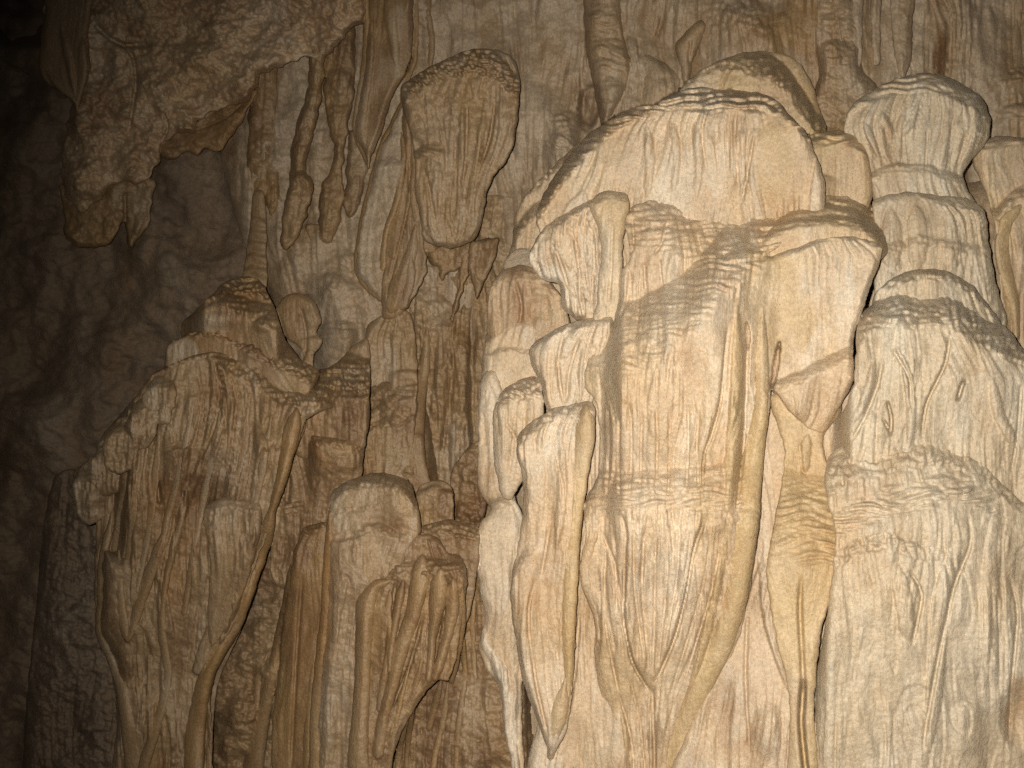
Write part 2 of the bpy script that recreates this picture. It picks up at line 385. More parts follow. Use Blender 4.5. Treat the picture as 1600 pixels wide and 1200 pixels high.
# ------------------------------------------------------------------ materials
def stone(name, cream, ochre, brown, pale, rough=.43, bump=.36, streak=1.0, val=1.0):
    m = bpy.data.materials.new(name); m.use_nodes = True
    nt = m.node_tree; N = nt.nodes; Lk = nt.links; N.clear()
    def nd(t, **k):
        n = N.new(t)
        for a, b in k.items(): setattr(n, a, b)
        return n
    out = nd('ShaderNodeOutputMaterial'); bs = nd('ShaderNodeBsdfPrincipled'); Lk.new(bs.outputs[0], out.inputs[0])
    geo = nd('ShaderNodeNewGeometry')
    at = nd('ShaderNodeAttribute', attribute_name='mineral'); sp = nd('ShaderNodeSeparateColor'); Lk.new(at.outputs['Color'], sp.inputs[0])
    def mapped(sx, sy, sz):
        mp = nd('ShaderNodeMapping'); mp.inputs['Scale'].default_value = (sx, sy, sz); Lk.new(geo.outputs['Position'], mp.inputs['Vector']); return mp.outputs[0]
    def nz(vec, scale, detail=4, rg=.6):
        n = nd('ShaderNodeTexNoise'); n.inputs['Scale'].default_value = scale; n.inputs['Detail'].default_value = detail; n.inputs['Roughness'].default_value = rg
        Lk.new(vec, n.inputs['Vector']); return n.outputs['Fac']
    def math_(op, a, b):
        n = nd('ShaderNodeMath', operation=op)
        for i, x in enumerate((a, b)):
            if isinstance(x, (int, float)): n.inputs[i].default_value = x
            else: Lk.new(x, n.inputs[i])
        return n.outputs[0]
    def ramp(fac, lo, hi):
        n = nd('ShaderNodeMapRange', interpolation_type='SMOOTHSTEP'); n.inputs['From Min'].default_value = lo; n.inputs['From Max'].default_value = hi
        Lk.new(fac, n.inputs['Value']); return n.outputs[0]
    def mix(fac, a, b, bt='MIX'):
        n = nd('ShaderNodeMix', data_type='RGBA', blend_type=bt)
        if isinstance(fac, (int, float)): n.inputs['Factor'].default_value = fac
        else: Lk.new(fac, n.inputs['Factor'])
        for i, x in ((6, a), (7, b)):
            if isinstance(x, tuple): n.inputs[i].default_value = (*x, 1)
            else: Lk.new(x, n.inputs[i])
        return n.outputs[2]
    pos = mapped(1, 1, 1); fall = mapped(1, 1, .12)
    n_str = nz(fall, 26, 3, .62); n_str2 = nz(fall, 80, 2, .6); n_mid = nz(pos, 14, 3); n_fine = nz(pos, 85, 4, .75)
    v2 = nd('ShaderNodeTexVoronoi'); v2.inputs['Scale'].default_value = 55; Lk.new(pos, v2.inputs['Vector'])
    o_f = ramp(math_('ADD', sp.outputs[0], math_('MULTIPLY', math_('SUBTRACT', n_str, .5), .55)), .12, .95)
    b_f = ramp(math_('ADD', sp.outputs[1], math_('MULTIPLY', math_('SUBTRACT', math_('ADD', n_mid, math_('MULTIPLY', n_str, .3)), .65), 1.1)), .1, 1.0)
    p_f = ramp(math_('ADD', sp.outputs[2], math_('MULTIPLY', math_('SUBTRACT', math_('ADD', n_str2, n_str), 1.0), .55)), .2, 1.0)
    c = mix(o_f, cream, ochre); c = mix(p_f, c, pale); c = mix(b_f, c, brown)
    # broad stains: rust, and whiter fresh calcite
    n_big = nz(mapped(1, 1, .55), 2.4, 4, .6)
    c = mix(math_('MULTIPLY', ramp(n_big, .53, .70), .38), c, tuple(a * b for a, b in zip(ochre, (.86, .70, .55))))
    c = mix(math_('MULTIPLY', ramp(n_big, .47, .32), .40), c, pale)
    # grain, stains and small dark specks
    g1 = math_('ADD', .74, math_('MULTIPLY', n_mid, .52)); c = mix(1.0, c, comb(nd, Lk, g1), 'MULTIPLY')
    g2 = math_('ADD', .82, math_('MULTIPLY', ramp(n_fine, .32, .68), .35)); c = mix(1.0, c, comb(nd, Lk, g2), 'MULTIPLY')
    spk = math_('MULTIPLY', ramp(v2.outputs['Distance'], .17, .09), ramp(nz(pos, 7, 2), .60, .72))
    c = mix(math_('MULTIPLY', spk, .7), c, (.10, .055, .028))
    Lk.new(c, bs.inputs['Base Color'])
    # wet film: glossier along the drip lines
    sc = nd('ShaderNodeSeparateColor'); Lk.new(v2.outputs['Color'], sc.inputs[0])
    gl = math_('MULTIPLY', ramp(v2.outputs['Distance'], .15, .10), math_('GREATER_THAN', sc.outputs[0], .955))
    rg = math_('SUBTRACT', rough + .12, math_('MULTIPLY', n_str, .24))
    Lk.new(math_('SUBTRACT', rg, math_('MULTIPLY', gl, .42)), bs.inputs['Roughness'])
    Lk.new(math_('ADD', .5, math_('MULTIPLY', gl, .5)), bs.inputs['Specular IOR Level'])
    # hairline creases that run down with the flow, and fine grain
    n_line = nz(mapped(1, 1, .07), 34, 3, .55)
    crease = ramp(math_('ABSOLUTE', math_('SUBTRACT', n_line, .5), 0), 0, .05)
    hb = math_('ADD', math_('ADD', math_('MULTIPLY', n_str, .25 * streak), math_('MULTIPLY', crease, .13 * streak)), math_('MULTIPLY', n_fine, .85))
    bp = nd('ShaderNodeBump'); bp.inputs['Strength'].default_value = bump; bp.inputs['Distance'].default_value = .02
    Lk.new(hb, bp.inputs['Height']); Lk.new(bp.outputs[0], bs.inputs['Normal'])
    return m
def comb(nd, Lk, v):
    n = nd('ShaderNodeCombineColor')
    for i in range(3): Lk.new(v, n.inputs[i])
    return n.outputs[0]
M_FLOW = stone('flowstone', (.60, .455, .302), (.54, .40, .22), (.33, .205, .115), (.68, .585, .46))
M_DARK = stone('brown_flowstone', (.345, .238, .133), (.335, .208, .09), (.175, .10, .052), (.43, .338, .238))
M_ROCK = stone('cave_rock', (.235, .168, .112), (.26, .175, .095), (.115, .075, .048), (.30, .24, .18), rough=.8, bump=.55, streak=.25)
M_PALE = stone('grey_cream_flowstone', (.56, .455, .318), (.52, .39, .23), (.35, .25, .16), (.61, .535, .42))
# ================================================================== the setting
def structure(name, outline, mat, **kw):
    v, q, t = sheet(outline, **kw); b = v.mean(0)
    o = bpy.data.objects.new(name, mesh_from(name, v - b, q, t, mat)); COL.objects.link(o)
    o.location = b; o['kind'] = 'structure'; o['_base'] = tuple(b)
    return o
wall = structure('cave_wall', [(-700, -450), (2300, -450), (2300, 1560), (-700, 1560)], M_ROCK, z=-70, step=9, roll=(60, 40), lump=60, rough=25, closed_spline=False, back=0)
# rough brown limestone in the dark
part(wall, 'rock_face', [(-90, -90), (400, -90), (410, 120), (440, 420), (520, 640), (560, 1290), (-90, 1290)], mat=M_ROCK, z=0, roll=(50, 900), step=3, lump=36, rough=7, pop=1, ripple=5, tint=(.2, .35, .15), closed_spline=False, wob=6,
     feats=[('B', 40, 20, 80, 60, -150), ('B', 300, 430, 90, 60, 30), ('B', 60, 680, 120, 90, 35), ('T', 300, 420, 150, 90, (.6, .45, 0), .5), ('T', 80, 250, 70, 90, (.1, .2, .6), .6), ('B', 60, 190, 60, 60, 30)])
# pale flowstone film behind the stalactites
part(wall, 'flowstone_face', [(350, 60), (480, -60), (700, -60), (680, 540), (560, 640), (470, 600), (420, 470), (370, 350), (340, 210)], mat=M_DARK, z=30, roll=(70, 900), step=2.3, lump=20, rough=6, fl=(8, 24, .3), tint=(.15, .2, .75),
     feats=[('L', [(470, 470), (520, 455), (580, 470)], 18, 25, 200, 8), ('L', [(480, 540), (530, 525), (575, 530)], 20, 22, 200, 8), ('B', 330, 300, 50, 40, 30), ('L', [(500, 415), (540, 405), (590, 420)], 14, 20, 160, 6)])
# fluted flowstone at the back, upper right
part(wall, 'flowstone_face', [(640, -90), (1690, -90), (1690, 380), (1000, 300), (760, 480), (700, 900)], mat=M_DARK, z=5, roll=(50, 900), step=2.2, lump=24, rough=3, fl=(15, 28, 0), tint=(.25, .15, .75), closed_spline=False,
     feats=[('R', [(1075, -60, 20), (1070, 60, 18), (1062, 120, 10)], 18), ('G', [(917, 40), (916, 90)], 4, 18), ('G', [(998, 60), (1000, 92)], 4, 20), ('G', [(1045, -40), (1035, 30), (1020, 70)], 4, 12),
            ('O', 922, 165, 16, 34, 30, .15), ('L', [(1085, 55), (1130, 45), (1180, 52), (1235, 62)], 28, 50, 150, 16), ('L', [(1540, 145), (1600, 130), (1660, 140)], 22, 22, 200, 10), ('L', [(1545, 200), (1600, 188), (1660, 190)], 18, 24, 200, 8),
            ('T', 1468, 80, 11, 60, (.7, .95, 0), 1), ('G', [(1424, 10), (1420, 60), (1424, 110)], 3, 12), ('G', [(1316, 0), (1318, 60)], 3, 10), ('T', 1140, 40, 100, 40, (.3, .35, .5), .4),
            ('L', [(850, 215), (880, 205), (915, 212)], 18, 26, 90, 10), ('L', [(835, 260), (870, 245), (915, 240)], 18, 30, 90, 12), ('T', 700, 30, 90, 120, (.1, .3, .5), .5), ('T', 1230, 30, 60, 70, (.75, .2, 0), .6)])
# brown fluted wall between the two great masses
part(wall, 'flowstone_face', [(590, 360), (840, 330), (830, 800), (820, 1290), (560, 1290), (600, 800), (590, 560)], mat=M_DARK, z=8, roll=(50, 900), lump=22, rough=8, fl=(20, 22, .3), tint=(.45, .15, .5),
     feats=[('R', [(700, 480, 14), (690, 600, 14), (672, 740, 12)], 16), ('R', [(735, 430, 10), (722, 560, 12), (712, 700, 10)], 14), ('G', [(650, 560), (645, 640), (632, 730)], 4, 25), ('G', [(742, 480), (736, 600), (742, 700)], 9, 30), ('B', 752, 650, 24, 90, -50), ('T', 700, 600, 40, 100, (.6, .5, .1), .6),
            ('L', [(650, 1080), (700, 1050), (740, 1075)], 30, 40, 150, 18), ('B', 740, 1120, 40, 50, 40), ('B', 690, 1150, 40, 50, 35)])
part(wall, 'rock_face', [(380, 620), (660, 620), (660, 1290), (200, 1290), (260, 900)], mat=M_DARK, z=105, roll=(60, 900), lump=26, rough=11, pop=3, fl=(5, 30, .2), tint=(.25, .45, .15),
     feats=[('L', [(390, 1040), (440, 1030), (480, 1045)], 16, 16, 150, 8), ('L', [(330, 1120), (380, 1110), (430, 1125)], 18, 20, 150, 8), ('B', 270, 1150, 30, 60, 30)])
part(wall, 'flowstone_face', [(590, 850), (700, 820), (800, 840), (840, 1000), (840, 1290), (560, 1290), (580, 1000)], mat=M_DARK, z=200, roll=(50, 900), lump=20, rough=7, fl=(12, 22, .3), tint=(.35, .5, .1), feats=[('L', [(620, 1085), (690, 1050), (750, 1075)], 18, 40, 150, 14)])
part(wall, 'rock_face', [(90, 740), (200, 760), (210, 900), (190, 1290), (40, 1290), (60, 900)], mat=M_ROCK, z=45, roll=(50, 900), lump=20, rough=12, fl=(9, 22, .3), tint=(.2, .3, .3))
# the cave floor, sloping from the foot of the wall down to where the photographer stands
def floor():
    xs = np.linspace(-9, 9, 120); ys = np.linspace(-2.5, 8.5, 90)
    X, Y = np.meshgrid(xs, ys)
    fz = np.interp(X, [-9, -4, -1.5, 0, 3, 9], [-.45, -.2, .25, .55, .68, .5]); fy = np.interp(X, [-9, -4, -1.5, 0, 3, 9], [7, 5.8, 4.2, 3.2, 3.0, 3.2])
    Z = -.25 + (fz + .25) * smooth((Y - .6) / (fy - .6)) + .035 * fbm(X * 1.1, Y * 1.1, 3, 4)
    v = np.stack([X, Y, Z], -1).reshape(-1, 3); nx, ny = len(xs), len(ys)
    i = (np.arange(ny - 1)[:, None] * nx + np.arange(nx - 1)[None]).ravel()
    q = np.stack([i, i + 1, i + 1 + nx, i + nx], 1)
    o = bpy.data.objects.new('cave_floor', mesh_from('cave_floor', v, q, np.tile((.2, .4, .1), (len(v), 1)), M_ROCK)); COL.objects.link(o); o['kind'] = 'structure'
floor()

# ================================================================== upper left: overhang, draperies, stalactites
t = thing('rock_overhang', 'lumpy brown rock mass with a jagged lower edge hanging from the top', 'rock ledge', (250, 200, 100))
part(t, 'nodular_rock', [(80, -60), (72, 30), (120, 90), (112, 160), (104, 205), (97, 240), (96, 285), (108, 312), (125, 330), (142, 324), (160, 305), (178, 290), (200, 284), (222, 286), (240, 268), (248, 246), (246, 228), (262, 216), (300, 206), (310, 190), (326, 178), (355, 168), (383, 158), (400, 140), (408, 118), (432, 108), (465, 92), (495, 89), (516, 82), (536, 58), (551, 42), (568, 30), (576, 10), (572, -60)],
     mat=M_FLOW, z=100, roll=(26, 16), lump=30, rough=11, pop=5, wob=5.5, tint=(.3, .62, .1), back=70,
     feats=[('G', [(175, 60), (205, 85), (212, 130), (200, 210)], 5, 18), ('B', 150, 95, 32, 60, -34), ('T', 160, 90, 60, 60, (.1, .2, .6), .8), ('G', [(145, 35), (185, 68), (240, 70)], 7, 22), ('B', 300, 95, 45, 40, 26), ('B', 135, 275, 40, 50, 26), ('B', 215, 255, 45, 35, 18), ('T', 290, 100, 120, 90, (.6, .4, 0), .6), ('T', 140, 280, 60, 60, (.6, .35, 0), .6), ('G', [(250, 225), (262, 200), (255, 175)], 3, 14)])
part(t, 'hanging_slab', [(94, 288), (100, 330), (103, 375), (140, 388), (172, 380), (193, 348), (203, 386), (216, 372), (233, 350), (237, 320), (241, 280), (200, 270), (150, 270)], mat=M_DARK, z=66, roll=(14, 11), lump=12, rough=8, wob=3, tint=(.5, .4, .05), feats=[('G', [(195, 300), (196, 350)], 4, 20), ('R', [(172, 335, 10), (165, 370, 6)], 8), ('R', [(222, 330, 9), (212, 365, 5)], 8)])
part(t, 'thin_shelf', [(240, 215), (300, 195), (330, 165), (400, 140), (384, 175), (368, 205), (352, 228), (336, 238), (320, 230), (308, 241), (294, 236), (268, 250), (255, 246)], mat=M_DARK, z=70, roll=(12, 9), lump=8, rough=7, wob=3.5, tint=(.55, .45, .05), feats=[('G', [(300, 205), (350, 185), (385, 155)], 3, 10)])

t = thing('leaf_shaped_drapery', 'small dark leaf-shaped stone drapery ending in a point at top left corner', 'drapery', (120, 178, 150))
part(t, 'blade', [(78, -60), (70, 20), (62, 70), (61, 108), (70, 128), (95, 146), (114, 162), (121, 180), (125, 163), (131, 140), (141, 108), (138, 60), (146, -60)], mat=M_DARK, z=125, roll=(9, 8), lump=9, fl=(2, 24, .9), tint=(.15, .35, .35), back=45,
     feats=[('R', [(95, 40, 6), (106, 90, 6), (118, 150, 4)], 7), ('R', [(72, 110, 6), (95, 138, 6), (118, 162, 4)], 6), ('R', [(128, 60, 9), (130, 110, 8), (122, 160, 4)], 8)])

SG = 'stalactites below the rock overhang'
SD = dict(mat=M_DARK, tint=(.5, .4, .1), lump=8, rough=6, wob=3.2, fl=(8, 10, .9), back=30)
def stalactite(label, outline, z, w=12, group=SG, **kw):
    k = dict(SD); k.update(kw)
    return solo('stalactite', label, 'stalactite', outline, group, z=z, roll=(w, w * 1.3), **k)
stalactite('blunt brown stalactite nearest the jagged rock edge', [(396, 90), (434, 80), (428, 240), (422, 296), (406, 316), (396, 302), (386, 255)], 44, 16)
stalactite('stubby short stalactite between the blunt one and the longest one', [(414, 262), (436, 266), (434, 322), (424, 338), (415, 322)], 41, 9)
stalactite('longest tapering brown stalactite, club-shaped lower half, under the rock overhang', [(492, 30), (478, 150), (465, 190), (455, 235), (452, 280), (445, 320), (438, 360), (440, 385), (448, 391), (458, 382), (475, 345), (489, 300), (486, 278), (478, 270), (482, 238), (492, 200), (502, 150), (514, 30)], 86, 13, feats=[('L', [(455, 285), (470, 276), (490, 285)], 12, 10, 60, 2)])
stalactite('wide bulging brown stalactite with a narrow waist and rounded tip', [(514, 20), (506, 150), (514, 200), (520, 230), (516, 265), (502, 290), (498, 330), (497, 365), (507, 379), (518, 378), (530, 350), (538, 310), (535, 280), (538, 240), (546, 190), (554, 150), (552, 20)], 53, 15, feats=[('B', 530, 130, 24, 34, 14)])
stalactite('tiny pointed stalactite between the two longest brown ones', [(478, 350), (502, 352), (499, 378), (490, 393), (482, 378)], 41, 8)
stalactite('grey-brown stalactite tucked against the long hanging drapery', [(546, 205), (564, 215), (577, 250), (568, 296), (562, 324), (546, 339), (537, 325), (540, 288)], 47, 12, tint=(.25, .35, .35))

t = thing('hanging_drapery', 'long brown hanging drapery with a pointed tip at the top centre', 'drapery', (575, 262, 100))
part(t, 'sheet', [(571, -60), (572, 40), (568, 100), (563, 145), (553, 196), (557, 220), (570, 240), (575, 264), (581, 243), (593, 217), (605, 175), (616, 147), (632, 116), (642, 92), (645, 35), (640, -60)], mat=M_DARK, z=88, roll=(12, 9), lump=14, fl=(7, 26, .8), tint=(.4, .4, .2), feats=[('R', [(605, -40, 10), (612, 40, 9), (622, 110, 6)], 9), ('S', [(582, 0), (585, 80), (575, 170), (568, 225)], 8, 26, 1), ('T', 620, 60, 16, 60, (.1, .2, .7), .8)])
rib(t, 'edge_rib', [(574, -50, 6), (571, 90, 6), (557, 195, 7), (563, 226, 6), (575, 255, 4)], mat=M_DARK, tint=(.7, .35, 0))
rib(t, 'edge_rib', [(648, -50, 5), (650, 60, 5), (645, 100, 5), (634, 128, 6), (629, 158, 5)], mat=M_DARK, tint=(.7, .35, 0))
t = thing('thin_drip_rib', 'thin vertical drip rib right of the long hanging drapery', 'drip rib', (672, 100, 60))
rib(t, 'rib', [(672, -50, 7), (668, 20, 6), (674, 60, 6), (672, 105, 4)], mat=M_DARK, tint=(.5, .4, .1))

t = thing('pale_panel_drapery', 'whitish smooth drapery panel edged by a brown rim beside the hanging lobe', 'drapery', (590, 468, 100))
part(t, 'panel', [(629, 165), (609, 203), (592, 238), (578, 290), (564, 350), (556, 402), (556, 420), (567, 443), (592, 467), (602, 480), (606, 430), (606, 413), (608, 357), (622, 315), (634, 250), (636, 215), (630, 190)], mat=M_DARK, z=80, roll=(8, 8), lump=7, rough=3, fl=(3, 14, .8), tint=(0, .05, .95), back=40, feats=[('L', [(595, 262), (615, 255), (632, 262)], 8, 12, 60, 4)])
rib(t, 'rim', [(634, 150, 6), (618, 188, 6), (603, 216, 6), (591, 245, 5), (579, 292, 5), (565, 352, 5), (558, 402, 5), (558, 420, 5), (569, 444, 5), (594, 468, 4)], mat=M_DARK, tint=(.8, .3, 0))
t = thing('ribbed_brown_drapery', 'narrow brown drapery of twisted ribs between pale panel and hanging lobe', 'drapery', (605, 499, 110))
part(t, 'sheet', [(630, 160), (648, 178), (654, 230), (652, 290), (658, 340), (664, 390), (668, 420), (655, 450), (641, 476), (620, 497), (603, 500), (596, 486), (596, 448), (600, 401), (606, 357), (620, 315), (631, 262), (629, 212)], mat=M_DARK, z=86, roll=(9, 8), lump=10, fl=(8, 15, .6), tint=(.6, .4, .05), wob=3, feats=[('G', [(648, 250), (636, 330), (612, 430), (606, 470)], 3, 12)])
rib(t, 'rib', [(627, 205, 4), (631, 240, 5), (621, 310, 6), (603, 365, 5), (598, 420, 5)], mat=M_DARK, tint=(.75, .35, 0))
rib(t, 'rib', [(640, 195, 4), (649, 240, 5), (645, 300, 5), (652, 345, 6)], mat=M_DARK, tint=(.7, .35, 0))
rib(t, 'club_rib', [(650, 350, 7), (641, 400, 10), (622, 445, 14), (612, 482, 12)], mat=M_DARK, tint=(.65, .35, 0), fl=(3, 10, .8))
rib(t, 'rib', [(642, 395, 6), (640, 440, 9), (628, 478, 9)], mat=M_DARK, tint=(.6, .35, .05), fl=(3, 10, .8))

t = thing('hanging_lobe', 'big brown fluted lobe hanging like a bell at the top centre', 'flowstone lobe', (708, 388, 120))
part(t, 'fluted_bell', [(627, 135), (655, 114), (690, 95), (725, 80), (760, 75), (795, 85), (809, 106), (812, 158), (806, 210), (795, 245), (771, 277), (760, 305), (753, 347), (739, 375), (708, 388), (676, 383), (660, 371), (656, 336), (648, 298), (648, 252), (641, 210), (630, 172)],
     mat=M_DARK, z=92, roll=(20, 19), lump=10, rough=4, fl=(10, 17, .75), tint=(.38, .12, .5), back=90,
     feats=[('L', [(640, 160), (665, 140), (700, 126), (740, 124), (775, 132), (805, 160)], 34, 40, 500, 22), ('L', [(648, 258), (672, 246), (700, 250)], 15, 22, 160, 10),
            ('R', [(722, 150, 6), (722, 220, 6), (718, 300, 5), (718, 372, 4)], 9), ('R', [(705, 140, 5), (706, 230, 5), (700, 330, 6), (712, 376, 5)], 7), ('R', [(760, 140, 6), (752, 210, 6), (735, 300, 6), (728, 370, 4)], 8), ('R', [(782, 150, 7), (776, 215, 8), (755, 270, 8), (742, 350, 7)], 7),
            ('G', [(774, 158), (766, 210), (752, 258)], 3, 16), ('G', [(730, 160), (728, 240), (720, 300)], 3, 10), ('G', [(664, 265), (672, 300), (680, 350)], 3, 9), ('B', 733, 108, 16, 14, 14), ('B', 700, 112, 14, 10, 9), ('B', 780, 108, 16, 14, 8)])
part(t, 'shoulder_knob', [(631, 140), (645, 122), (664, 120), (668, 140), (658, 168), (642, 182), (630, 166)], mat=M_DARK, z=100, roll=(14, 11), lump=6, fl=(5, 10, .5), tint=(.4, .4, .2))

DG = 'small drip points below the hanging lobe'
stalactite('short drip point directly below the hanging lobe', [(640, 360), (690, 372), (680, 395), (664, 396), (656, 420), (650, 412), (648, 392)], 63, 8, DG)
stalactite('slim long stalactite leaning left below the hanging lobe', [(722, 395), (738, 398), (732, 425), (722, 460), (708, 504), (702, 500), (712, 462), (720, 424)], 58, 8, DG)
stalactite('pointed forked stalactite below the hanging lobe beside the pale cascade', [(735, 380), (778, 372), (774, 400), (764, 426), (752, 450), (744, 470), (740, 450), (733, 420)], 76, 8, DG, feats=[('G', [(757, 385), (750, 440)], 9, 10)])
stalactite('ragged stubby stalactite filling the gap under the hanging lobe', [(668, 375), (735, 375), (728, 410), (700, 425), (690, 440), (682, 418), (672, 412)], 50, 9, DG, rough=6, wob=4)

# ================================================================== left tower of tiers
t = thing('ringed_pillar', 'slender ringed pillar standing behind the tip of the tiered tower', 'stalagmite', (395, 440, 50))
part(t, 'ringed_shaft', [(396, 300), (412, 300), (417, 350), (416, 400), (416, 450), (378, 450), (384, 400), (390, 350)], mat=M_DARK, z=62, roll=(17, 400), lump=3, tint=(.45, .4, .1), wob=1,
     feats=[('L', [(375, y), (398, y - 5), (420, y)], 7, 9, 14, 3) for y in (352, 370, 388, 408, 428)])

t = thing('tiered_tower', 'tall brown tiered flowstone tower with a pointed top on the dark side', 'flowstone tower', (260, 1200, 120))
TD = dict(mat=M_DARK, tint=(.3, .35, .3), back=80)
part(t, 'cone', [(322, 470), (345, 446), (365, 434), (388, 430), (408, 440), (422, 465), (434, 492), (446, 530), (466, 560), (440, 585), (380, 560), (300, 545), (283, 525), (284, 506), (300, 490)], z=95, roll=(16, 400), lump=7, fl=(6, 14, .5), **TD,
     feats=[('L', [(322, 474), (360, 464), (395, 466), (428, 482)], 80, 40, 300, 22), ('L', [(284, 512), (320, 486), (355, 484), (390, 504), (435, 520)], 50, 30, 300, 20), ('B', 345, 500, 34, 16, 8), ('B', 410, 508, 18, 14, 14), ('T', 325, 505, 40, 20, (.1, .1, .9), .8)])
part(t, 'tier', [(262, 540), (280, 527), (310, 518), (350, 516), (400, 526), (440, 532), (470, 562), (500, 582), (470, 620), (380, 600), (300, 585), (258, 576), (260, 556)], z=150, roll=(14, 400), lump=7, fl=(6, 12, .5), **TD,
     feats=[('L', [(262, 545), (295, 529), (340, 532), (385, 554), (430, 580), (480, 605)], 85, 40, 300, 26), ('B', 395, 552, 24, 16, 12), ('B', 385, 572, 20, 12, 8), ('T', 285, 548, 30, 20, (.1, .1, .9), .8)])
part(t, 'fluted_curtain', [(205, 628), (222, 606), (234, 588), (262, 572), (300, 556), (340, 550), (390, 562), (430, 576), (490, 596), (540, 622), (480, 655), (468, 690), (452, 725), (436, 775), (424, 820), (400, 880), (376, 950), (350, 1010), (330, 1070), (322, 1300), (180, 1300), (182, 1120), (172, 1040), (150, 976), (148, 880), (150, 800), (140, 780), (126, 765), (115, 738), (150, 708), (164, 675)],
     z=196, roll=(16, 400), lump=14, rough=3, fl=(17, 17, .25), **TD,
     feats=[('L', [(212, 622), (240, 592), (275, 576), (320, 566), (365, 586), (405, 608), (445, 638), (500, 644)], 75, 38, 900, 26), ('L', [(118, 742), (150, 712), (180, 706)], 14, 16, 200, 8), ('L', [(160, 682), (190, 668), (215, 666)], 14, 16, 200, 8), ('R', [(330, 690, 7), (306, 745, 7), (285, 800, 8), (268, 880, 7)], 12), ('R', [(297, 640, 7), (290, 720, 6), (262, 830, 7), (232, 900, 6)], 10),
            ('G', [(245, 750), (250, 790)], 6, 22), ('B', 330, 800, 44, 70, -34), ('T', 320, 760, 70, 70, (.35, .75, 0), .8), ('L', [(240, 712), (290, 704), (320, 712)], 12, 14, 120, 8), ('T', 250, 650, 120, 40, (.1, .15, .8), .5), ('R', [(213, 650, 6), (205, 760, 6), (190, 880, 6)], 9), ('R', [(372, 640, 8), (366, 720, 6), (370, 790, 5)], 8), ('R', [(395, 660, 10), (410, 700, 9), (400, 760, 8)], 8), ('B', 410, 690, 22, 30, 10)])
for a in ([(345, 640, 4), (330, 720, 6), (314, 800, 6), (300, 880, 6), (287, 960, 4)], [(252, 640, 4), (243, 740, 6), (232, 830, 6), (214, 925, 4)], [(204, 660, 4), (194, 760, 6), (178, 860, 5)], [(304, 625, 4), (284, 720, 6), (264, 800, 6), (246, 870, 4)], [(424, 650, 5), (410, 730, 7), (398, 790, 5)], [(388, 625, 4), (382, 700, 6), (362, 775, 5)], [(228, 640, 3), (220, 720, 5), (206, 820, 5), (196, 900, 4)], [(180, 690, 3), (172, 760, 5), (164, 840, 5)]):
    rib(t, 'drip_rib', a, mat=M_DARK, tint=(.3, .3, .35), lift=.6, fl=(2, 8, .8))
for o_ in ([(112, 742), (128, 722), (152, 716), (170, 730), (168, 764), (140, 778), (120, 766)], [(140, 712), (160, 690), (186, 690), (196, 712), (182, 738), (152, 736)], [(160, 680), (180, 656), (206, 652), (220, 672), (206, 700), (172, 702)], [(196, 640), (214, 618), (240, 612), (252, 632), (236, 660), (206, 664)], [(222, 606), (238, 588), (262, 582), (276, 600), (262, 628), (230, 628)]):
    o_ = [(x, y if y < 0 else min(p[1] for p in o_) + (y - min(p[1] for p in o_)) * 1.7) for x, y in o_]
    cx = sum(p[0] for p in o_) / len(o_); cy = sum(p[1] for p in o_) / len(o_)
    part(t, 'drip_knob', o_, on=[(cx + 8, cy - 30), (cx + 8, cy + 30)], z=1, roll=(14, 400), lump=6, rough=5, fl=(9, 9, .4), wob=4, mat=M_DARK, tint=(.15, .25, .6), back=50, feats=[('L', [(min(p[0] for p in o_) - 4, cy - 4), (cx, cy - 14), (max(p[0] for p in o_) + 4, cy - 6)], 20, 16, 200, 6)])
part(t, 'small_platform', [(318, 800), (335, 782), (368, 774), (400, 780), (410, 808), (398, 870), (378, 930), (350, 985), (330, 1012), (324, 960), (328, 880)], on=[(360, 770), (355, 900), (345, 1000)], z=3, roll=(12, 400), lump=5, fl=(8, 10, .5), **TD, feats=[('L', [(320, 803), (350, 795), (400, 800)], 18, 16, 200, 8)])

t = thing('forked_drapery', 'dark V-shaped drapery whose two ribs join low on the tiered tower', 'drapery', (215, 1215, 150))
part(t, 'thin_sheet', [(160, 860), (190, 870), (240, 880), (262, 900), (252, 980), (258, 1053), (253, 1108), (238, 1215), (238, 1300), (192, 1300), (194, 1200), (187, 1108), (180, 1039), (160, 1002), (151, 976), (154, 936)], mat=M_DARK, on=[(205, 880), (212, 1000), (215, 1290)], z=2, roll=(30, 900), lump=10, rough=4, fl=(3, 18, .8), tint=(.2, .35, .25), feats=[('B', 222, 1040, 18, 60, -22)])
rib(t, 'rib', [(176, 800, 8), (160, 880, 7), (158, 950, 7), (156, 985, 8), (174, 1028, 8), (190, 1070, 10), (200, 1130, 12), (208, 1200, 14), (208, 1300, 14)], mat=M_DARK, tint=(.3, .3, .3))
rib(t, 'rib', [(292, 780, 6), (272, 850, 6), (257, 920, 6), (253, 985, 7), (262, 1050, 7), (252, 1110, 8), (236, 1160, 9), (222, 1210, 10), (220, 1300, 10)], mat=M_DARK, tint=(.35, .3, .25))
rib(t, 'thin_rib', [(186, 860, 5), (188, 930, 7), (193, 975, 9), (200, 1002, 4)], mat=M_DARK, tint=(.35, .35, .2))
rib(t, 'thin_rib', [(262, 820, 8), (240, 880, 9), (222, 930, 10), (210, 970, 8), (200, 1002, 4)], mat=M_DARK, tint=(.4, .35, .2))

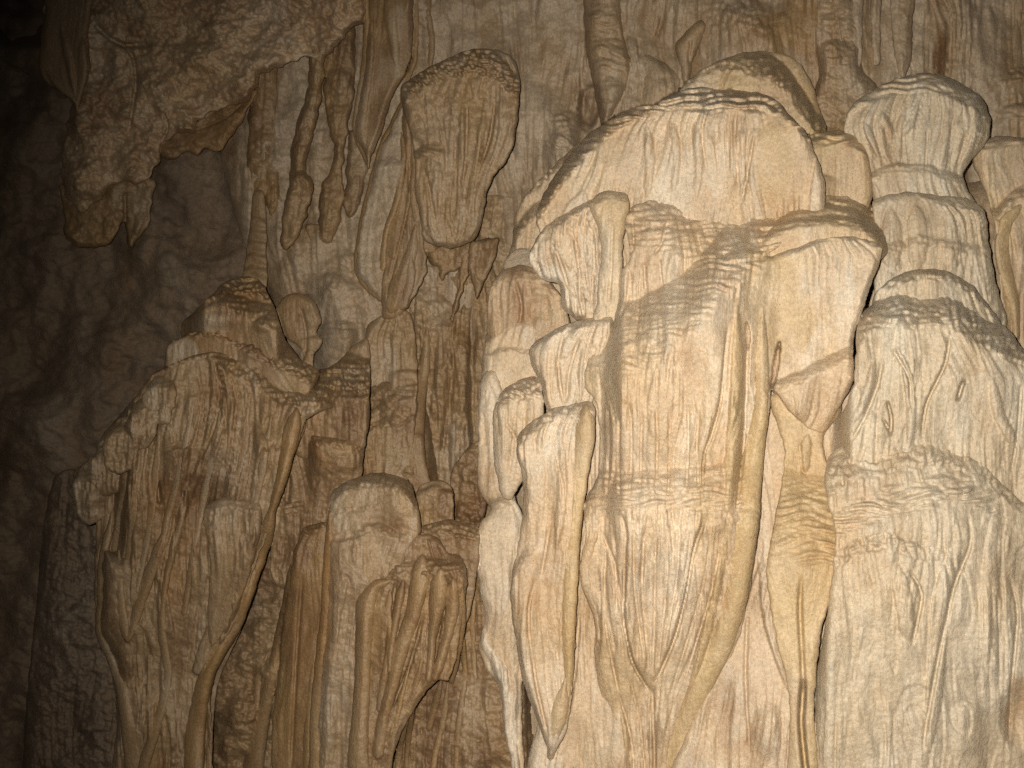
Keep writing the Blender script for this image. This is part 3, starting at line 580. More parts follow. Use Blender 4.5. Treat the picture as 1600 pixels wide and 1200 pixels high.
t = thing('curved_drapery', 'long bent drapery with ochre edge sweeping down left from the tiered tower', 'drapery', (300, 1215, 170))
part(t, 'pale_sheet', [(384, 870), (400, 880), (392, 930), (362, 985), (330, 1024), (310, 1056), (300, 1050), (312, 1005), (330, 965), (356, 920)], mat=M_DARK, z=246, roll=(8, 8), lump=5, fl=(5, 12, .6), tint=(.1, .3, .35))
rib(t, 'ochre_edge', [(464, 640, 12), (456, 672, 14), (448, 710, 12), (436, 760, 9), (424, 800, 7), (416, 830, 13), (405, 870, 11), (392, 915, 9), (372, 968, 10), (345, 1012, 12), (324, 1050, 12), (312, 1100, 14), (304, 1160, 16), (302, 1300, 17)], lift=1.1, flat=1.2, mat=M_DARK, tint=(.85, .3, 0), ripple=.6)
part(t, 'ochre_sheet', [(420, 640), (476, 652), (470, 690), (452, 725), (438, 775), (428, 812), (420, 800), (424, 740), (424, 690)], mat=M_DARK, z=262, roll=(10, 8), lump=5, fl=(4, 12, .8), tint=(.5, .3, .15))
rib(t, 'thin_fold', [(375, 985, 4), (350, 1030, 5), (335, 1070, 5), (328, 1140, 5), (324, 1300, 5)], mat=M_DARK, tint=(.3, .3, .3))

solo('bulb_stalagmite', 'smooth pear-shaped stone bulb right of the tower tip', 'stalagmite', [(431, 480), (445, 464), (468, 456), (490, 471), (503, 499), (495, 520), (504, 530), (498, 546), (488, 556), (491, 582), (474, 590), (473, 550), (448, 527), (434, 503)], mat=M_DARK, z=112, roll=(24, 400), lump=6, rough=2, fl=(3, 15, .7), tint=(.4, .25, .3), back=40,
     feats=[('G', [(470, 480), (478, 520), (476, 560)], 4, 10), ('L', [(480, 535), (492, 530), (505, 535)], 6, 8, 30, 3), ('L', [(478, 555), (487, 552), (496, 556)], 5, 6, 30, 3)])
t = thing('dark_saddle', 'dark rippled saddle of flowstone between tiered tower and central pillar', 'flowstone ledge', (510, 840, 90))
part(t, 'saddle', [(430, 590), (465, 572), (500, 582), (530, 562), (574, 530), (578, 625), (568, 700), (520, 720), (470, 715), (440, 680), (420, 640)], mat=M_DARK, z=116, roll=(14, 400), lump=6, rough=4, fl=(7, 14, .3), tint=(.45, .5, .05), back=60,
     feats=[('L', [(425, 640), (470, 642), (505, 630), (535, 628), (570, 634)], 85, 54, 400, 28), ('G', [(528, 580), (540, 600), (566, 622)], 5, 14), ('R', [(515, 640, 16), (516, 670, 8), (514, 710, 5)], 9)])
part(t, 'fluted_curtain', [(436, 690), (480, 680), (530, 686), (566, 690), (564, 745), (535, 790), (520, 900), (470, 930), (424, 900), (430, 780)], mat=M_DARK, z=214, roll=(14, 400), lump=8, rough=5, fl=(11, 16, .3), tint=(.35, .5, .1), back=60,
     feats=[('L', [(470, 706), (500, 698), (535, 706)], 26, 26, 90, 18), ('G', [(452, 740), (448, 790)], 6, 22), ('L', [(430, 800), (455, 806), (480, 800)], 16, 20, 100, 10)])

# ================================================================== columns along the bottom
t = thing('flat_ochre_column', 'flat orange-brown column along the bottom, left of the round-topped column', 'column', (462, 1290, 90))
part(t, 'shaft', [(466, 840), (480, 822), (514, 818), (512, 860), (502, 980), (492, 1127), (490, 1300), (436, 1300), (424, 1160), (436, 1040), (450, 910)], mat=M_DARK, z=244, roll=(16, 400), lump=8, fl=(6, 20, .9), tint=(.7, .4, 0), feats=[('L', [(466, 836), (490, 836), (516, 822)], 30, 24, 400, 16), ('G', [(472, 900), (462, 1050), (455, 1200)], 4, 12)])
rib(t, 'thin_rib', [(492, 1020, 4), (486, 1080, 7), (482, 1150, 8), (480, 1300, 9)], mat=M_DARK, tint=(.75, .3, 0))
t = thing('slanting_rib', 'slanting tan rib standing alone between curved drapery and flat ochre column', 'drip rib', (388, 1290, 100))
rib(t, 'rib', [(456, 880, 4), (450, 930, 6), (436, 1000, 8), (424, 1060, 10), (408, 1130, 13), (396, 1200, 17), (392, 1300, 18)], mat=M_DARK, tint=(.6, .3, .15))
rib(t, 'thin_fold', [(418, 1020, 4), (404, 1060, 6), (400, 1110, 5)], mat=M_DARK, tint=(.5, .3, .15))

t = thing('round_topped_column', 'tan round-topped column at bottom centre beside the finger-like drapery', 'column', (530, 1290, 110))
part(t, 'shaft', [(514, 800), (520, 768), (545, 750), (580, 739), (615, 741), (640, 756), (653, 790), (657, 830), (640, 860), (620, 900), (600, 960), (585, 1050), (570, 1300), (484, 1300), (488, 1150), (500, 985), (510, 833)], mat=M_DARK, z=262, roll=(30, 400), lump=8, rough=3, fl=(8, 18, .7), tint=(.3, .25, .55), back=70,
     feats=[('L', [(515, 792), (545, 770), (585, 765), (620, 772), (650, 800)], 40, 24, 600, 14), ('L', [(530, 850), (570, 838), (600, 836), (622, 850)], 13, 20, 300, 8), ('L', [(520, 812), (550, 800), (600, 806)], 6, 12, 200, 5), ('S', [(546, 900), (535, 960), (525, 1020)], 7, 30, 1), ('T', 600, 815, 30, 22, (.4, .75, 0), .7)])
rib(t, 'brown_rib', [(516, 800, 6), (514, 860, 8), (508, 960, 8), (500, 1040, 9), (494, 1130, 10), (492, 1300, 11)], mat=M_DARK, tint=(.6, .4, .1))

t = thing('finger_drapery', 'tan drapery at bottom centre spreading like the fingers of a hand', 'drapery', (610, 1290, 130))
part(t, 'knuckle_sheet', [(556, 936), (572, 922), (598, 906), (618, 882), (622, 850), (650, 834), (682, 840), (700, 862), (722, 872), (730, 907), (722, 965), (712, 1030), (700, 1064), (684, 1062), (660, 1090), (630, 1140), (608, 1200), (600, 1300), (546, 1300), (553, 1090), (556, 985)], mat=M_DARK, z=292, roll=(14, 400), lump=9, rough=4, fl=(9, 16, .6), tint=(.5, .4, .1), back=60,
     feats=[('L', [(556, 940), (598, 912), (640, 902), (690, 900), (730, 910)], 24, 22, 600, 10), ('L', [(620, 866), (650, 846), (685, 852), (715, 885)], 18, 18, 60, 6), ('B', 672, 890, 34, 26, 16), ('G', [(620, 900), (610, 970), (600, 1060)], 4, 18), ('G', [(662, 960), (640, 1040), (610, 1110)], 4, 20), ('G', [(690, 960), (684, 1000)], 4, 18)])
FG = dict(lift=.7, flat=.9, mat=M_DARK, tint=(.55, .38, .1), ripple=1.2)
rib(t, 'thumb_rib', [(612, 906, 5), (590, 914, 9), (573, 938, 15), (569, 990, 14), (567, 1050, 13), (563, 1120, 14), (560, 1180, 17), (562, 1300, 20)], **FG)
rib(t, 'finger_rib', [(609, 922, 7), (606, 960, 6), (610, 1000, 5), (600, 1060, 6), (592, 1110, 5)], **FG)
rib(t, 'finger_rib', [(630, 905, 10), (620, 960, 7), (611, 1010, 6), (608, 1050, 4)], **FG)
rib(t, 'finger_rib', [(660, 868, 15), (655, 910, 15), (645, 960, 13), (628, 1010, 12), (614, 1065, 11), (600, 1120, 10), (590, 1180, 10)], **FG)
rib(t, 'finger_rib', [(688, 890, 18), (684, 940, 14), (676, 990, 8), (672, 1040, 7), (668, 1065, 5)], **FG)
rib(t, 'finger_rib', [(708, 905, 14), (706, 955, 11), (696, 1005, 9), (684, 1045, 8), (679, 1062, 5)], **FG)
rib(t, 'finger_rib', [(722, 920, 8), (720, 980, 7), (710, 1040, 6), (704, 1066, 4)], **FG)
for a in ([(664, 1010, 3), (650, 1070, 5), (640, 1130, 5), (634, 1200, 4)], [(640, 1040, 3), (622, 1110, 5), (610, 1180, 5), (600, 1250, 5)], [(690, 1060, 4), (680, 1100, 6), (670, 1140, 5)]):
    rib(t, 'thin_fold', a, **FG)

for a in ([(640, 1100, 3), (626, 1160, 5), (616, 1240, 5), (612, 1300, 5)], [(700, 1066, 3), (694, 1120, 5), (680, 1180, 5), (670, 1260, 5)], [(724, 985, 3), (726, 1060, 5), (716, 1140, 5), (712, 1220, 4)], [(742, 900, 4), (738, 980, 5), (742, 1060, 4)]):
    rib(t, 'thin_fold', a, **FG)
t = thing('fluted_pillar', 'fluted tan pillar against the brown wall below the ribbed brown drapery', 'column', (600, 745, 50))
part(t, 'shaft', [(572, 514), (584, 500), (610, 488), (642, 490), (652, 560), (650, 640), (642, 720), (632, 750), (575, 755), (559, 700), (566, 640), (570, 580)], mat=M_DARK, z=82, roll=(20, 400), lump=8, rough=4, fl=(8, 15, .7), tint=(.35, .3, .4), back=50,
     feats=[('L', [(570, 665), (600, 640), (625, 625), (650, 622)], 16, 18, 300, 10), ('L', [(562, 690), (590, 670), (620, 668), (645, 660)], 14, 16, 300, 8), ('T', 590, 570, 26, 80, (.1, .1, .8), .7), ('L', [(600, 600), (625, 588), (650, 590)], 10, 14, 100, 6)])
t = thing('slim_pillar', 'slim smooth pillar leaning on the brown wall right of the fluted tan pillar', 'column', (655, 750, 40))
rib(t, 'shaft', [(668, 505, 5), (664, 560, 9), (656, 620, 10), (650, 680, 13), (650, 720, 16), (656, 760, 18)], mat=M_DARK, tint=(.4, .4, .2), feats=[('L', [(630, 690), (650, 684), (680, 690)], 5, 8, 50, 3)])
G_ = 'stone stumps between the column and the pale cascade'
solo('stone_stump', 'squat stone stump wedged right of the round-topped column', 'stalagmite', [(652, 765), (668, 752), (695, 752), (708, 768), (710, 800), (704, 838), (660, 846), (650, 810)], G_, mat=M_DARK, z=210, roll=(18, 400), lump=6, rough=5, fl=(4, 16, .6), tint=(.5, .4, .1), feats=[('L', [(648, 780), (680, 766), (712, 782)], 14, 12, 200, 6)])
solo('flowstone_ledge', 'broad dark stone ledge above the finger-like drapery, against the pale cascade', 'flowstone ledge', [(640, 840), (660, 822), (700, 812), (745, 822), (750, 850), (742, 920), (725, 980), (690, 940), (650, 880)], G_, mat=M_DARK, z=240, roll=(16, 400), lump=6, rough=4, fl=(5, 18, .5), tint=(.45, .4, .1), feats=[('L', [(640, 850), (690, 840), (745, 846)], 26, 24, 300, 14)])
solo('stone_stump', 'dark knobbly stone pocket beside the left edge of the pale cascade', 'stalagmite', [(704, 740), (730, 700), (752, 690), (760, 760), (752, 825), (716, 830), (708, 790)], G_, mat=M_DARK, z=105, roll=(16, 400), lump=10, rough=12, fl=(6, 14, .5), tint=(.3, .6, .05))

part(wall, 'flowstone_face', [(772, 620), (900, 420), (1000, 330), (1300, 330), (1690, 330), (1690, 1300), (800, 1300), (800, 1100)], mat=M_FLOW, z=118, step=3.5, roll=(60, 900), lump=16, fl=(9, 24, .2), tint=(.25, .25, .35), lean=.12)
# ================================================================== domes at the upper right
t = thing('ochre_dome', 'ochre rounded dome at the top, highest behind the great curtain', 'flowstone dome', (1160, 200, 30))
part(t, 'dome', [(1062, 140), (1096, 109), (1131, 92), (1173, 80), (1222, 84), (1252, 102), (1275, 150), (1290, 230), (1200, 260), (1050, 240), (1040, 180)], z=70, roll=(18, 400), lump=8, rough=3, fl=(4, 24, .3), tint=(.6, .25, .05), back=70, feats=[('L', [(1064, 142), (1110, 118), (1140, 114), (1175, 121), (1211, 136), (1240, 166), (1275, 220)], 60, 34, 500, 20)])
t = thing('great_dome', 'broad cream dome with a dark rippled top above the great curtain', 'flowstone dome', (1100, 320, 90))
part(t, 'fluted_dome', [(908, 222), (930, 202), (958, 185), (990, 168), (1022, 163), (1061, 143), (1096, 135), (1131, 134), (1173, 139), (1211, 156), (1243, 190), (1262, 212), (1290, 300), (1260, 420), (1100, 440), (960, 440), (890, 430), (838, 345), (868, 272)], z=110, roll=(16, 400), lump=8, rough=1, fl=(14, 24, .5), tint=(.3, .2, .4), back=90,
     feats=[('L', [(842, 345), (885, 285), (930, 236), (970, 205), (1005, 187), (1057, 176), (1110, 181), (1145, 176), (1178, 179), (1215, 182), (1248, 207), (1296, 262)], 112, 38, 900, 30, (0, 0), 0), ('T', 1215, 250, 40, 70, (.7, .2, .05), .7), ('F', 1215, 260, 45, 70), ('G', [(1178, 210), (1168, 270), (1158, 320)], 4, 16), ('R', [(1050, 190, 8), (1058, 240, 7), (1052, 300, 6)], 8), ('R', [(1085, 190, 9), (1092, 250, 7), (1088, 310, 6)], 8), ('R', [(1010, 195, 9), (1016, 250, 8), (1010, 310, 6)], 9), ('R', [(1142, 190, 9), (1146, 250, 8), (1140, 310, 6)], 7), ('T', 1090, 260, 90, 50, (.1, .1, .8), .5)])
t = thing('ochre_wall_pillar', 'ochre knobbly pillar on the back wall between the domes and the mushroom', 'column', (1310, 205, 10))
part(t, 'shaft', [(1275, 60), (1288, -60), (1330, -60), (1345, 40), (1350, 110), (1372, 140), (1360, 200), (1330, 235), (1270, 235), (1262, 180), (1278, 120)], z=34, roll=(28, 900), lump=10, rough=6, fl=(4, 20, .5), ripple=5, mat=M_DARK, tint=(.55, .05, .5), feats=[('L', [(1270, 90), (1310, 78), (1350, 90)], 10, 20, 100, 6)])
TG = 'drip columns on the back wall above the mushroom'
solo('wall_drip', 'grey-white drip column with broken base left above the mushroom', 'drip rib', [(1330, -60), (1348, -60), (1348, 40), (1346, 95), (1338, 106), (1330, 92), (1332, 40)], TG, z=34, roll=(9, 400), lump=4, rough=3, mat=M_DARK, tint=(.05, .2, .8), fl=(3, 9, .5))
solo('wall_drip', 'second thin grey drip column left above the mushroom', 'drip rib', [(1362, -60), (1378, -60), (1376, 50), (1374, 100), (1366, 104), (1362, 60)], TG, z=30, roll=(8, 400), lump=4, rough=3, mat=M_DARK, tint=(.1, .3, .7), fl=(3, 9, .5))
solo('wall_drip', 'wider pale drip column touching the top of the mushroom', 'drip rib', [(1390, -60), (1430, -60), (1426, 40), (1424, 90), (1414, 122), (1404, 116), (1396, 70)], TG, z=36, roll=(14, 400), lump=5, rough=3, mat=M_DARK, tint=(.2, .2, .55), fl=(4, 12, .5))
solo('scaly_pillar', 'scaly cream pillar on the back wall left of the great dome', 'column', [(910, -60), (965, -60), (972, 40), (985, 100), (975, 150), (958, 188), (940, 196), (928, 140), (916, 80), (912, 20)], z=34, roll=(26, 900), lump=8, rough=4, ripple=6, mat=M_DARK, tint=(.2, .25, .5), fl=(4, 20, .8), feats=[('L', [(912, y), (945, y - 14), (985, y)], 9, 18, 34, 5) for y in (40, 85, 120, 150)])
solo('wall_bulge', 'low tan bulge on the back wall right of the scaly pillar', 'flowstone bulge', [(972, 110), (1000, 85), (1030, 92), (1062, 120), (1058, 150), (1020, 175), (960, 200), (948, 180)], z=22, roll=(34, 900), lump=10, rough=4, mat=M_DARK, tint=(.3, .1, .6), fl=(8, 18, .3))
solo('forked_wall_drip', 'smooth forked brown drip above the left shoulder of the back dome', 'drip rib', [(1054, 70), (1066, 55), (1092, 30), (1104, 40), (1092, 75), (1082, 100), (1076, 132), (1066, 130), (1062, 100)], z=24, roll=(12, 900), lump=3, mat=M_DARK, tint=(.4, .15, .45), fl=(2, 10, .7), feats=[('G', [(1080, 60), (1076, 100)], 3, 9)])

# ================================================================== pale cascade
PD = dict(tint=(.22, .2, .45), back=80)
t = thing('pale_cascade', 'pale pinkish flowstone cascade of stacked lobes left of the great curtain', 'flowstone cascade', (850, 1290, 100))
part(t, 'stepped_slope', [(798, 385), (806, 332), (826, 300), (862, 262), (905, 222), (950, 190), (990, 200), (985, 320), (960, 480), (920, 640), (800, 660), (752, 640), (755, 560), (770, 465)], z=70, roll=(20, 400), lump=12, rough=2, fl=(10, 20, .3), **PD,
     feats=[('L', [(800, 392), (830, 350), (870, 322), (920, 306)], 26, 22, 500, 14), ('L', [(812, 330), (850, 290), (890, 262), (935, 236)], 24, 40, 500, 22), ('L', [(770, 430), (800, 412), (830, 420)], 10, 12, 300, 6), ('T', 880, 240, 60, 30, (.3, .5, .1), .6)])
part(t, 'curled_lobe', [(826, 402), (846, 360), (880, 335), (920, 312), (945, 322), (958, 380), (962, 440), (945, 492), (905, 500), (878, 480), (874, 446), (850, 438), (836, 424)], z=252, roll=(24, 400), lump=8, fl=(13, 13, .3), **PD,
     feats=[('L', [(826, 405), (850, 368), (885, 346), (925, 330)], 22, 20, 500, 10), ('G', [(860, 380), (872, 400), (885, 440), (890, 490)], 4, 13), ('G', [(885, 355), (900, 380), (905, 430), (905, 485)], 4, 13), ('G', [(910, 335), (925, 365), (928, 420), (922, 490)], 4, 13), ('T', 868, 430, 22, 18, (0, .05, 1), .9)])
part(t, 'lobe', [(766, 450), (784, 424), (815, 414), (848, 430), (872, 456), (888, 492), (884, 530), (820, 535), (768, 540), (760, 495)], z=205, roll=(24, 400), lump=7, rough=2, fl=(7, 15, .4), tint=(.45, .5, .1), back=60, feats=[('L', [(764, 455), (800, 436), (840, 440), (872, 462)], 12, 18, 300, 6), ('G', [(806, 440), (815, 480), (808, 525)], 4, 12), ('B', 845, 480, 24, 26, -10)])
part(t, 'small_lobe', [(786, 416), (798, 396), (822, 386), (840, 398), (836, 428), (816, 446), (796, 438)], on=[(812, 380), (814, 450)], z=4, roll=(18, 400), lump=4, fl=(4, 10, .4), **PD)
part(t, 'waisted_column', [(921, 318), (935, 302), (960, 298), (980, 304), (983, 322), (977, 350), (973, 385), (972, 430), (966, 482), (958, 510), (925, 505), (930, 485), (937, 415), (939, 380), (931, 350)], z=284, roll=(24, 400), lump=5, fl=(4, 14, .9), tint=(.55, .2, .25), back=60, feats=[('L', [(921, 322), (950, 312), (984, 320)], 20, 16, 400, 6), ('G', [(957, 350), (955, 420), (950, 480)], 4, 8)])
part(t, 'lobe', [(757, 540), (766, 524), (784, 508), (815, 500), (835, 504), (840, 560), (838, 620), (800, 660), (757, 660), (752, 600)], z=196, roll=(24, 400), lump=6, rough=1, fl=(7, 14, .5), **PD, feats=[('L', [(757, 540), (785, 522), (815, 510), (840, 514)], 16, 14, 300, 6), ('L', [(760, 560), (790, 552), (835, 556)], 8, 10, 200, 5)])
part(t, 'lobe', [(826, 552), (834, 536), (858, 520), (885, 506), (915, 498), (955, 494), (958, 530), (935, 575), (925, 630), (905, 650), (860, 650), (845, 600), (832, 575)], z=272, roll=(24, 400), lump=6, fl=(11, 13, .5), **PD, feats=[('L', [(826, 552), (850, 532), (885, 514), (920, 512), (955, 504)], 26, 16, 400, 8), ('G', [(880, 520), (872, 570), (880, 630)], 4, 13), ('G', [(905, 530), (890, 580), (885, 630)], 4, 11), ('R', [(908, 520, 6), (912, 560, 7), (906, 630, 7)], 6)])
part(t, 'shelf_lobe', [(772, 640), (785, 612), (805, 597), (830, 588), (845, 596), (850, 640), (838, 700), (800, 780), (782, 772), (770, 700)], z=240, roll=(24, 400), lump=6, fl=(8, 14, .5), **PD, feats=[('L', [(772, 640), (800, 630), (825, 628), (848, 620)], 40, 32, 300, 14), ('G', [(790, 660), (808, 690), (812, 720)], 4, 10)])
part(t, 'edge_drape', [(752, 590), (775, 580), (790, 640), (800, 700), (806, 780), (830, 830), (826, 1000), (815, 1080), (822, 1300), (796, 1300), (800, 1200), (788, 1145), (780, 1074), (762, 1048), (749, 1010), (757, 962), (748, 907), (745, 828), (766, 796), (748, 765), (747, 695)], z=236, roll=(24, 400), lump=8, rough=1, fl=(9, 15, .6), **PD,
     feats=[('R', [(757, 960, 8), (757, 1005, 9), (782, 1050, 10), (796, 1130, 11), (808, 1290, 13)], 9, (.15, .1, .8)), ('L', [(740, 830), (765, 805), (800, 790)], 18, 18, 400, 6), ('S', [(800, 850), (798, 930), (812, 1020), (818, 1090)], 10, 28, -1)])
part(t, 'thin_sheet', [(880, 640), (945, 590), (968, 760), (966, 1000), (980, 1300), (815, 1300), (835, 1150), (855, 1080), (870, 900)], z=286, roll=(24, 400), lump=10, fl=(7, 22, .7), **PD, feats=[('S', [(900, 980), (893, 1080), (870, 1180), (858, 1260)], 8, 30, -1), ('G', [(905, 950), (900, 1040), (888, 1120)], 4, 10)])
part(t, 'fluted_curtain', [(806, 700), (812, 678), (828, 660), (860, 640), (900, 630), (925, 628), (930, 660), (912, 760), (906, 860), (902, 940), (893, 1090), (885, 1140), (862, 1180), (852, 1160), (830, 1100), (813, 1046), (797, 938), (799, 905), (813, 833), (818, 760)], z=312, roll=(24, 400), lump=8, rough=1, fl=(10, 15, .75), **PD,
     feats=[('L', [(806, 705), (835, 678), (870, 660), (925, 650)], 34, 28, 700, 14), ('L', [(797, 920), (820, 880), (850, 860)], 12, 22, 300, 6), ('S', [(862, 690), (875, 740), (880, 800), (872, 880)], 8, 26, 1), ('G', [(838, 900), (826, 960), (836, 1060), (858, 1160)], 4, 12), ('G', [(860, 820), (845, 900)], 4, 8), ('R', [(880, 690, 8), (878, 780, 8), (868, 860, 7)], 7)])
rib(t, 'ochre_rib', [(916, 634, 16), (914, 680, 16), (906, 750, 12), (898, 830, 10), (892, 900, 12), (888, 980, 11), (888, 1060, 7), (884, 1130, 2)], tint=(.8, .2, .05), ripple=.6)
rib(t, 'tail', [(884, 1060, 6), (874, 1110, 14), (864, 1160, 9), (860, 1185, 5)], tint=(.5, .25, .2))

# ================================================================== mushroom and its column
t = thing('mushroom_column', 'cream mushroom-headed flowstone column near the upper right corner', 'column', (1450, 460, 70))
part(t, 'mushroom_head', [(1317, 198), (1331, 164), (1356, 146), (1387, 129), (1419, 117), (1457, 114), (1492, 125), (1524, 143), (1540, 164), (1548, 196), (1541, 224), (1522, 246), (1505, 270), (1512, 296), (1532, 340), (1490, 360), (1380, 360), (1368, 330), (1360, 290), (1356, 258), (1338, 236), (1324, 220)], mat=M_PALE, z=140, roll=(34, 400), lump=5, fl=(9, 15, .85), tint=(.15, .22, .45), back=90,
     feats=[('L', [(1317, 190), (1360, 164), (1420, 152), (1470, 150), (1520, 172), (1548, 200)], 34, 32, 600, 10), ('L', [(1356, 284), (1400, 270), (1450, 274), (1512, 292)], 14, 14, 500, 5), ('R', [(1415, 160, 5), (1412, 180, 6), (1404, 205, 7), (1402, 260, 7)], 7), ('R', [(1436, 155, 5), (1424, 190, 6), (1408, 212, 6)], 7), ('R', [(1376, 175, 5), (1390, 200, 6), (1396, 225, 5)], 6), ('G', [(1450, 200), (1446, 270)], 3, 8), ('G', [(1510, 210), (1495, 260)], 3, 8), ('R', [(1350, 190, 7), (1366, 230, 7), (1374, 280, 6)], 6), ('R', [(1480, 170, 8), (1478, 220, 7), (1470, 270, 7)], 6)])
part(t, 'column_body', [(1364, 316), (1390, 304), (1420, 300), (1460, 304), (1510, 310), (1538, 330), (1546, 385), (1556, 440), (1570, 520), (1480, 560), (1370, 540), (1366, 440), (1366, 390), (1366, 350)], z=215, roll=(20, 400), lump=6, rough=1, fl=(10, 18, .6), mat=M_PALE, tint=(.12, .22, .5), back=90,
     feats=[('L', [(1366, 324), (1420, 309), (1460, 318), (1535, 332)], 9, 12, 500, 4), ('L', [(1376, 402), (1430, 386), (1480, 390), (1545, 404)], 9, 18, 500, 8), ('R', [(1390, 325, 14), (1394, 370, 16), (1392, 420, 14)], 8), ('R', [(1430, 320, 16), (1434, 370, 16), (1432, 420, 14)], 8), ('R', [(1480, 330, 18), (1486, 380, 16), (1490, 420, 14)], 7)])

t = thing('ochre_drapery', 'ochre drapery cut by the upper right edge beside the mushroom column', 'drapery', (1590, 520, 80))
part(t, 'sheet', [(1520, 250), (1545, 216), (1600, 214), (1680, 220), (1680, 620), (1600, 580), (1572, 520), (1562, 440), (1556, 360), (1540, 300)], z=128, roll=(14, 400), lump=8, fl=(7, 22, .5), tint=(.4, .25, .25), back=60, feats=[('L', [(1545, 236), (1600, 228), (1680, 232)], 22, 18, 600, 8), ('L', [(1556, 350), (1580, 322), (1620, 306), (1680, 300)], 22, 18, 600, 8)])
rib(t, 'ochre_rib', [(1596, 320, 10), (1574, 345, 11), (1566, 390, 12), (1576, 440, 12), (1586, 480, 9), (1588, 530, 6)], tint=(.85, .25, 0))

# ================================================================== stacked ledges between great dome and big lobe
t = thing('stacked_ledges', 'stack of thin dark rippled ledges above the big smooth lobe', 'flowstone ledge', (1290, 400, 120))
part(t, 'ledge_step', [(1214, 262), (1230, 232), (1262, 212), (1300, 204), (1335, 212), (1356, 240), (1364, 300), (1350, 330), (1240, 340), (1205, 310)], z=150, roll=(14, 400), lump=5, fl=(3, 20, .3), tint=(.5, .25, .15), back=80,
     feats=[('L', [(1218, 262), (1262, 240), (1300, 229), (1335, 232), (1358, 256)], 36, 26, 500, 14), ('L', [(1212, 300), (1250, 288), (1280, 282), (1320, 292)], 14, 12, 300, 6), ('L', [(1212, 278), (1240, 262), (1280, 258)], 8, 8, 300, 4)])
part(t, 'ledge_stack', [(1130, 430), (1165, 372), (1205, 325), (1240, 304), (1285, 288), (1330, 294), (1362, 320), (1380, 360), (1384, 400), (1300, 440), (1200, 450), (1140, 462)], z=146, roll=(30, 400), lump=4, rough=0, fl=(2, 20, .3), tint=(.5, .25, .1), back=80,
     feats=[('L', [(1200, 330), (1240, 312), (1285, 303), (1330, 310), (1364, 334)], 30, 16, 500, 14, (0, 0), 0), ('L', [(1190, 352), (1240, 328), (1285, 318), (1335, 326), (1370, 352)], 26, 14, 500, 12, (0, 0), 0), ('L', [(1175, 382), (1230, 347), (1280, 333), (1335, 343), (1374, 371)], 34, 14, 500, 12, (0, 0), 0), ('L', [(1160, 400), (1220, 368), (1280, 352), (1340, 360), (1380, 386)], 30, 14, 500, 12, (0, 0), 0)])

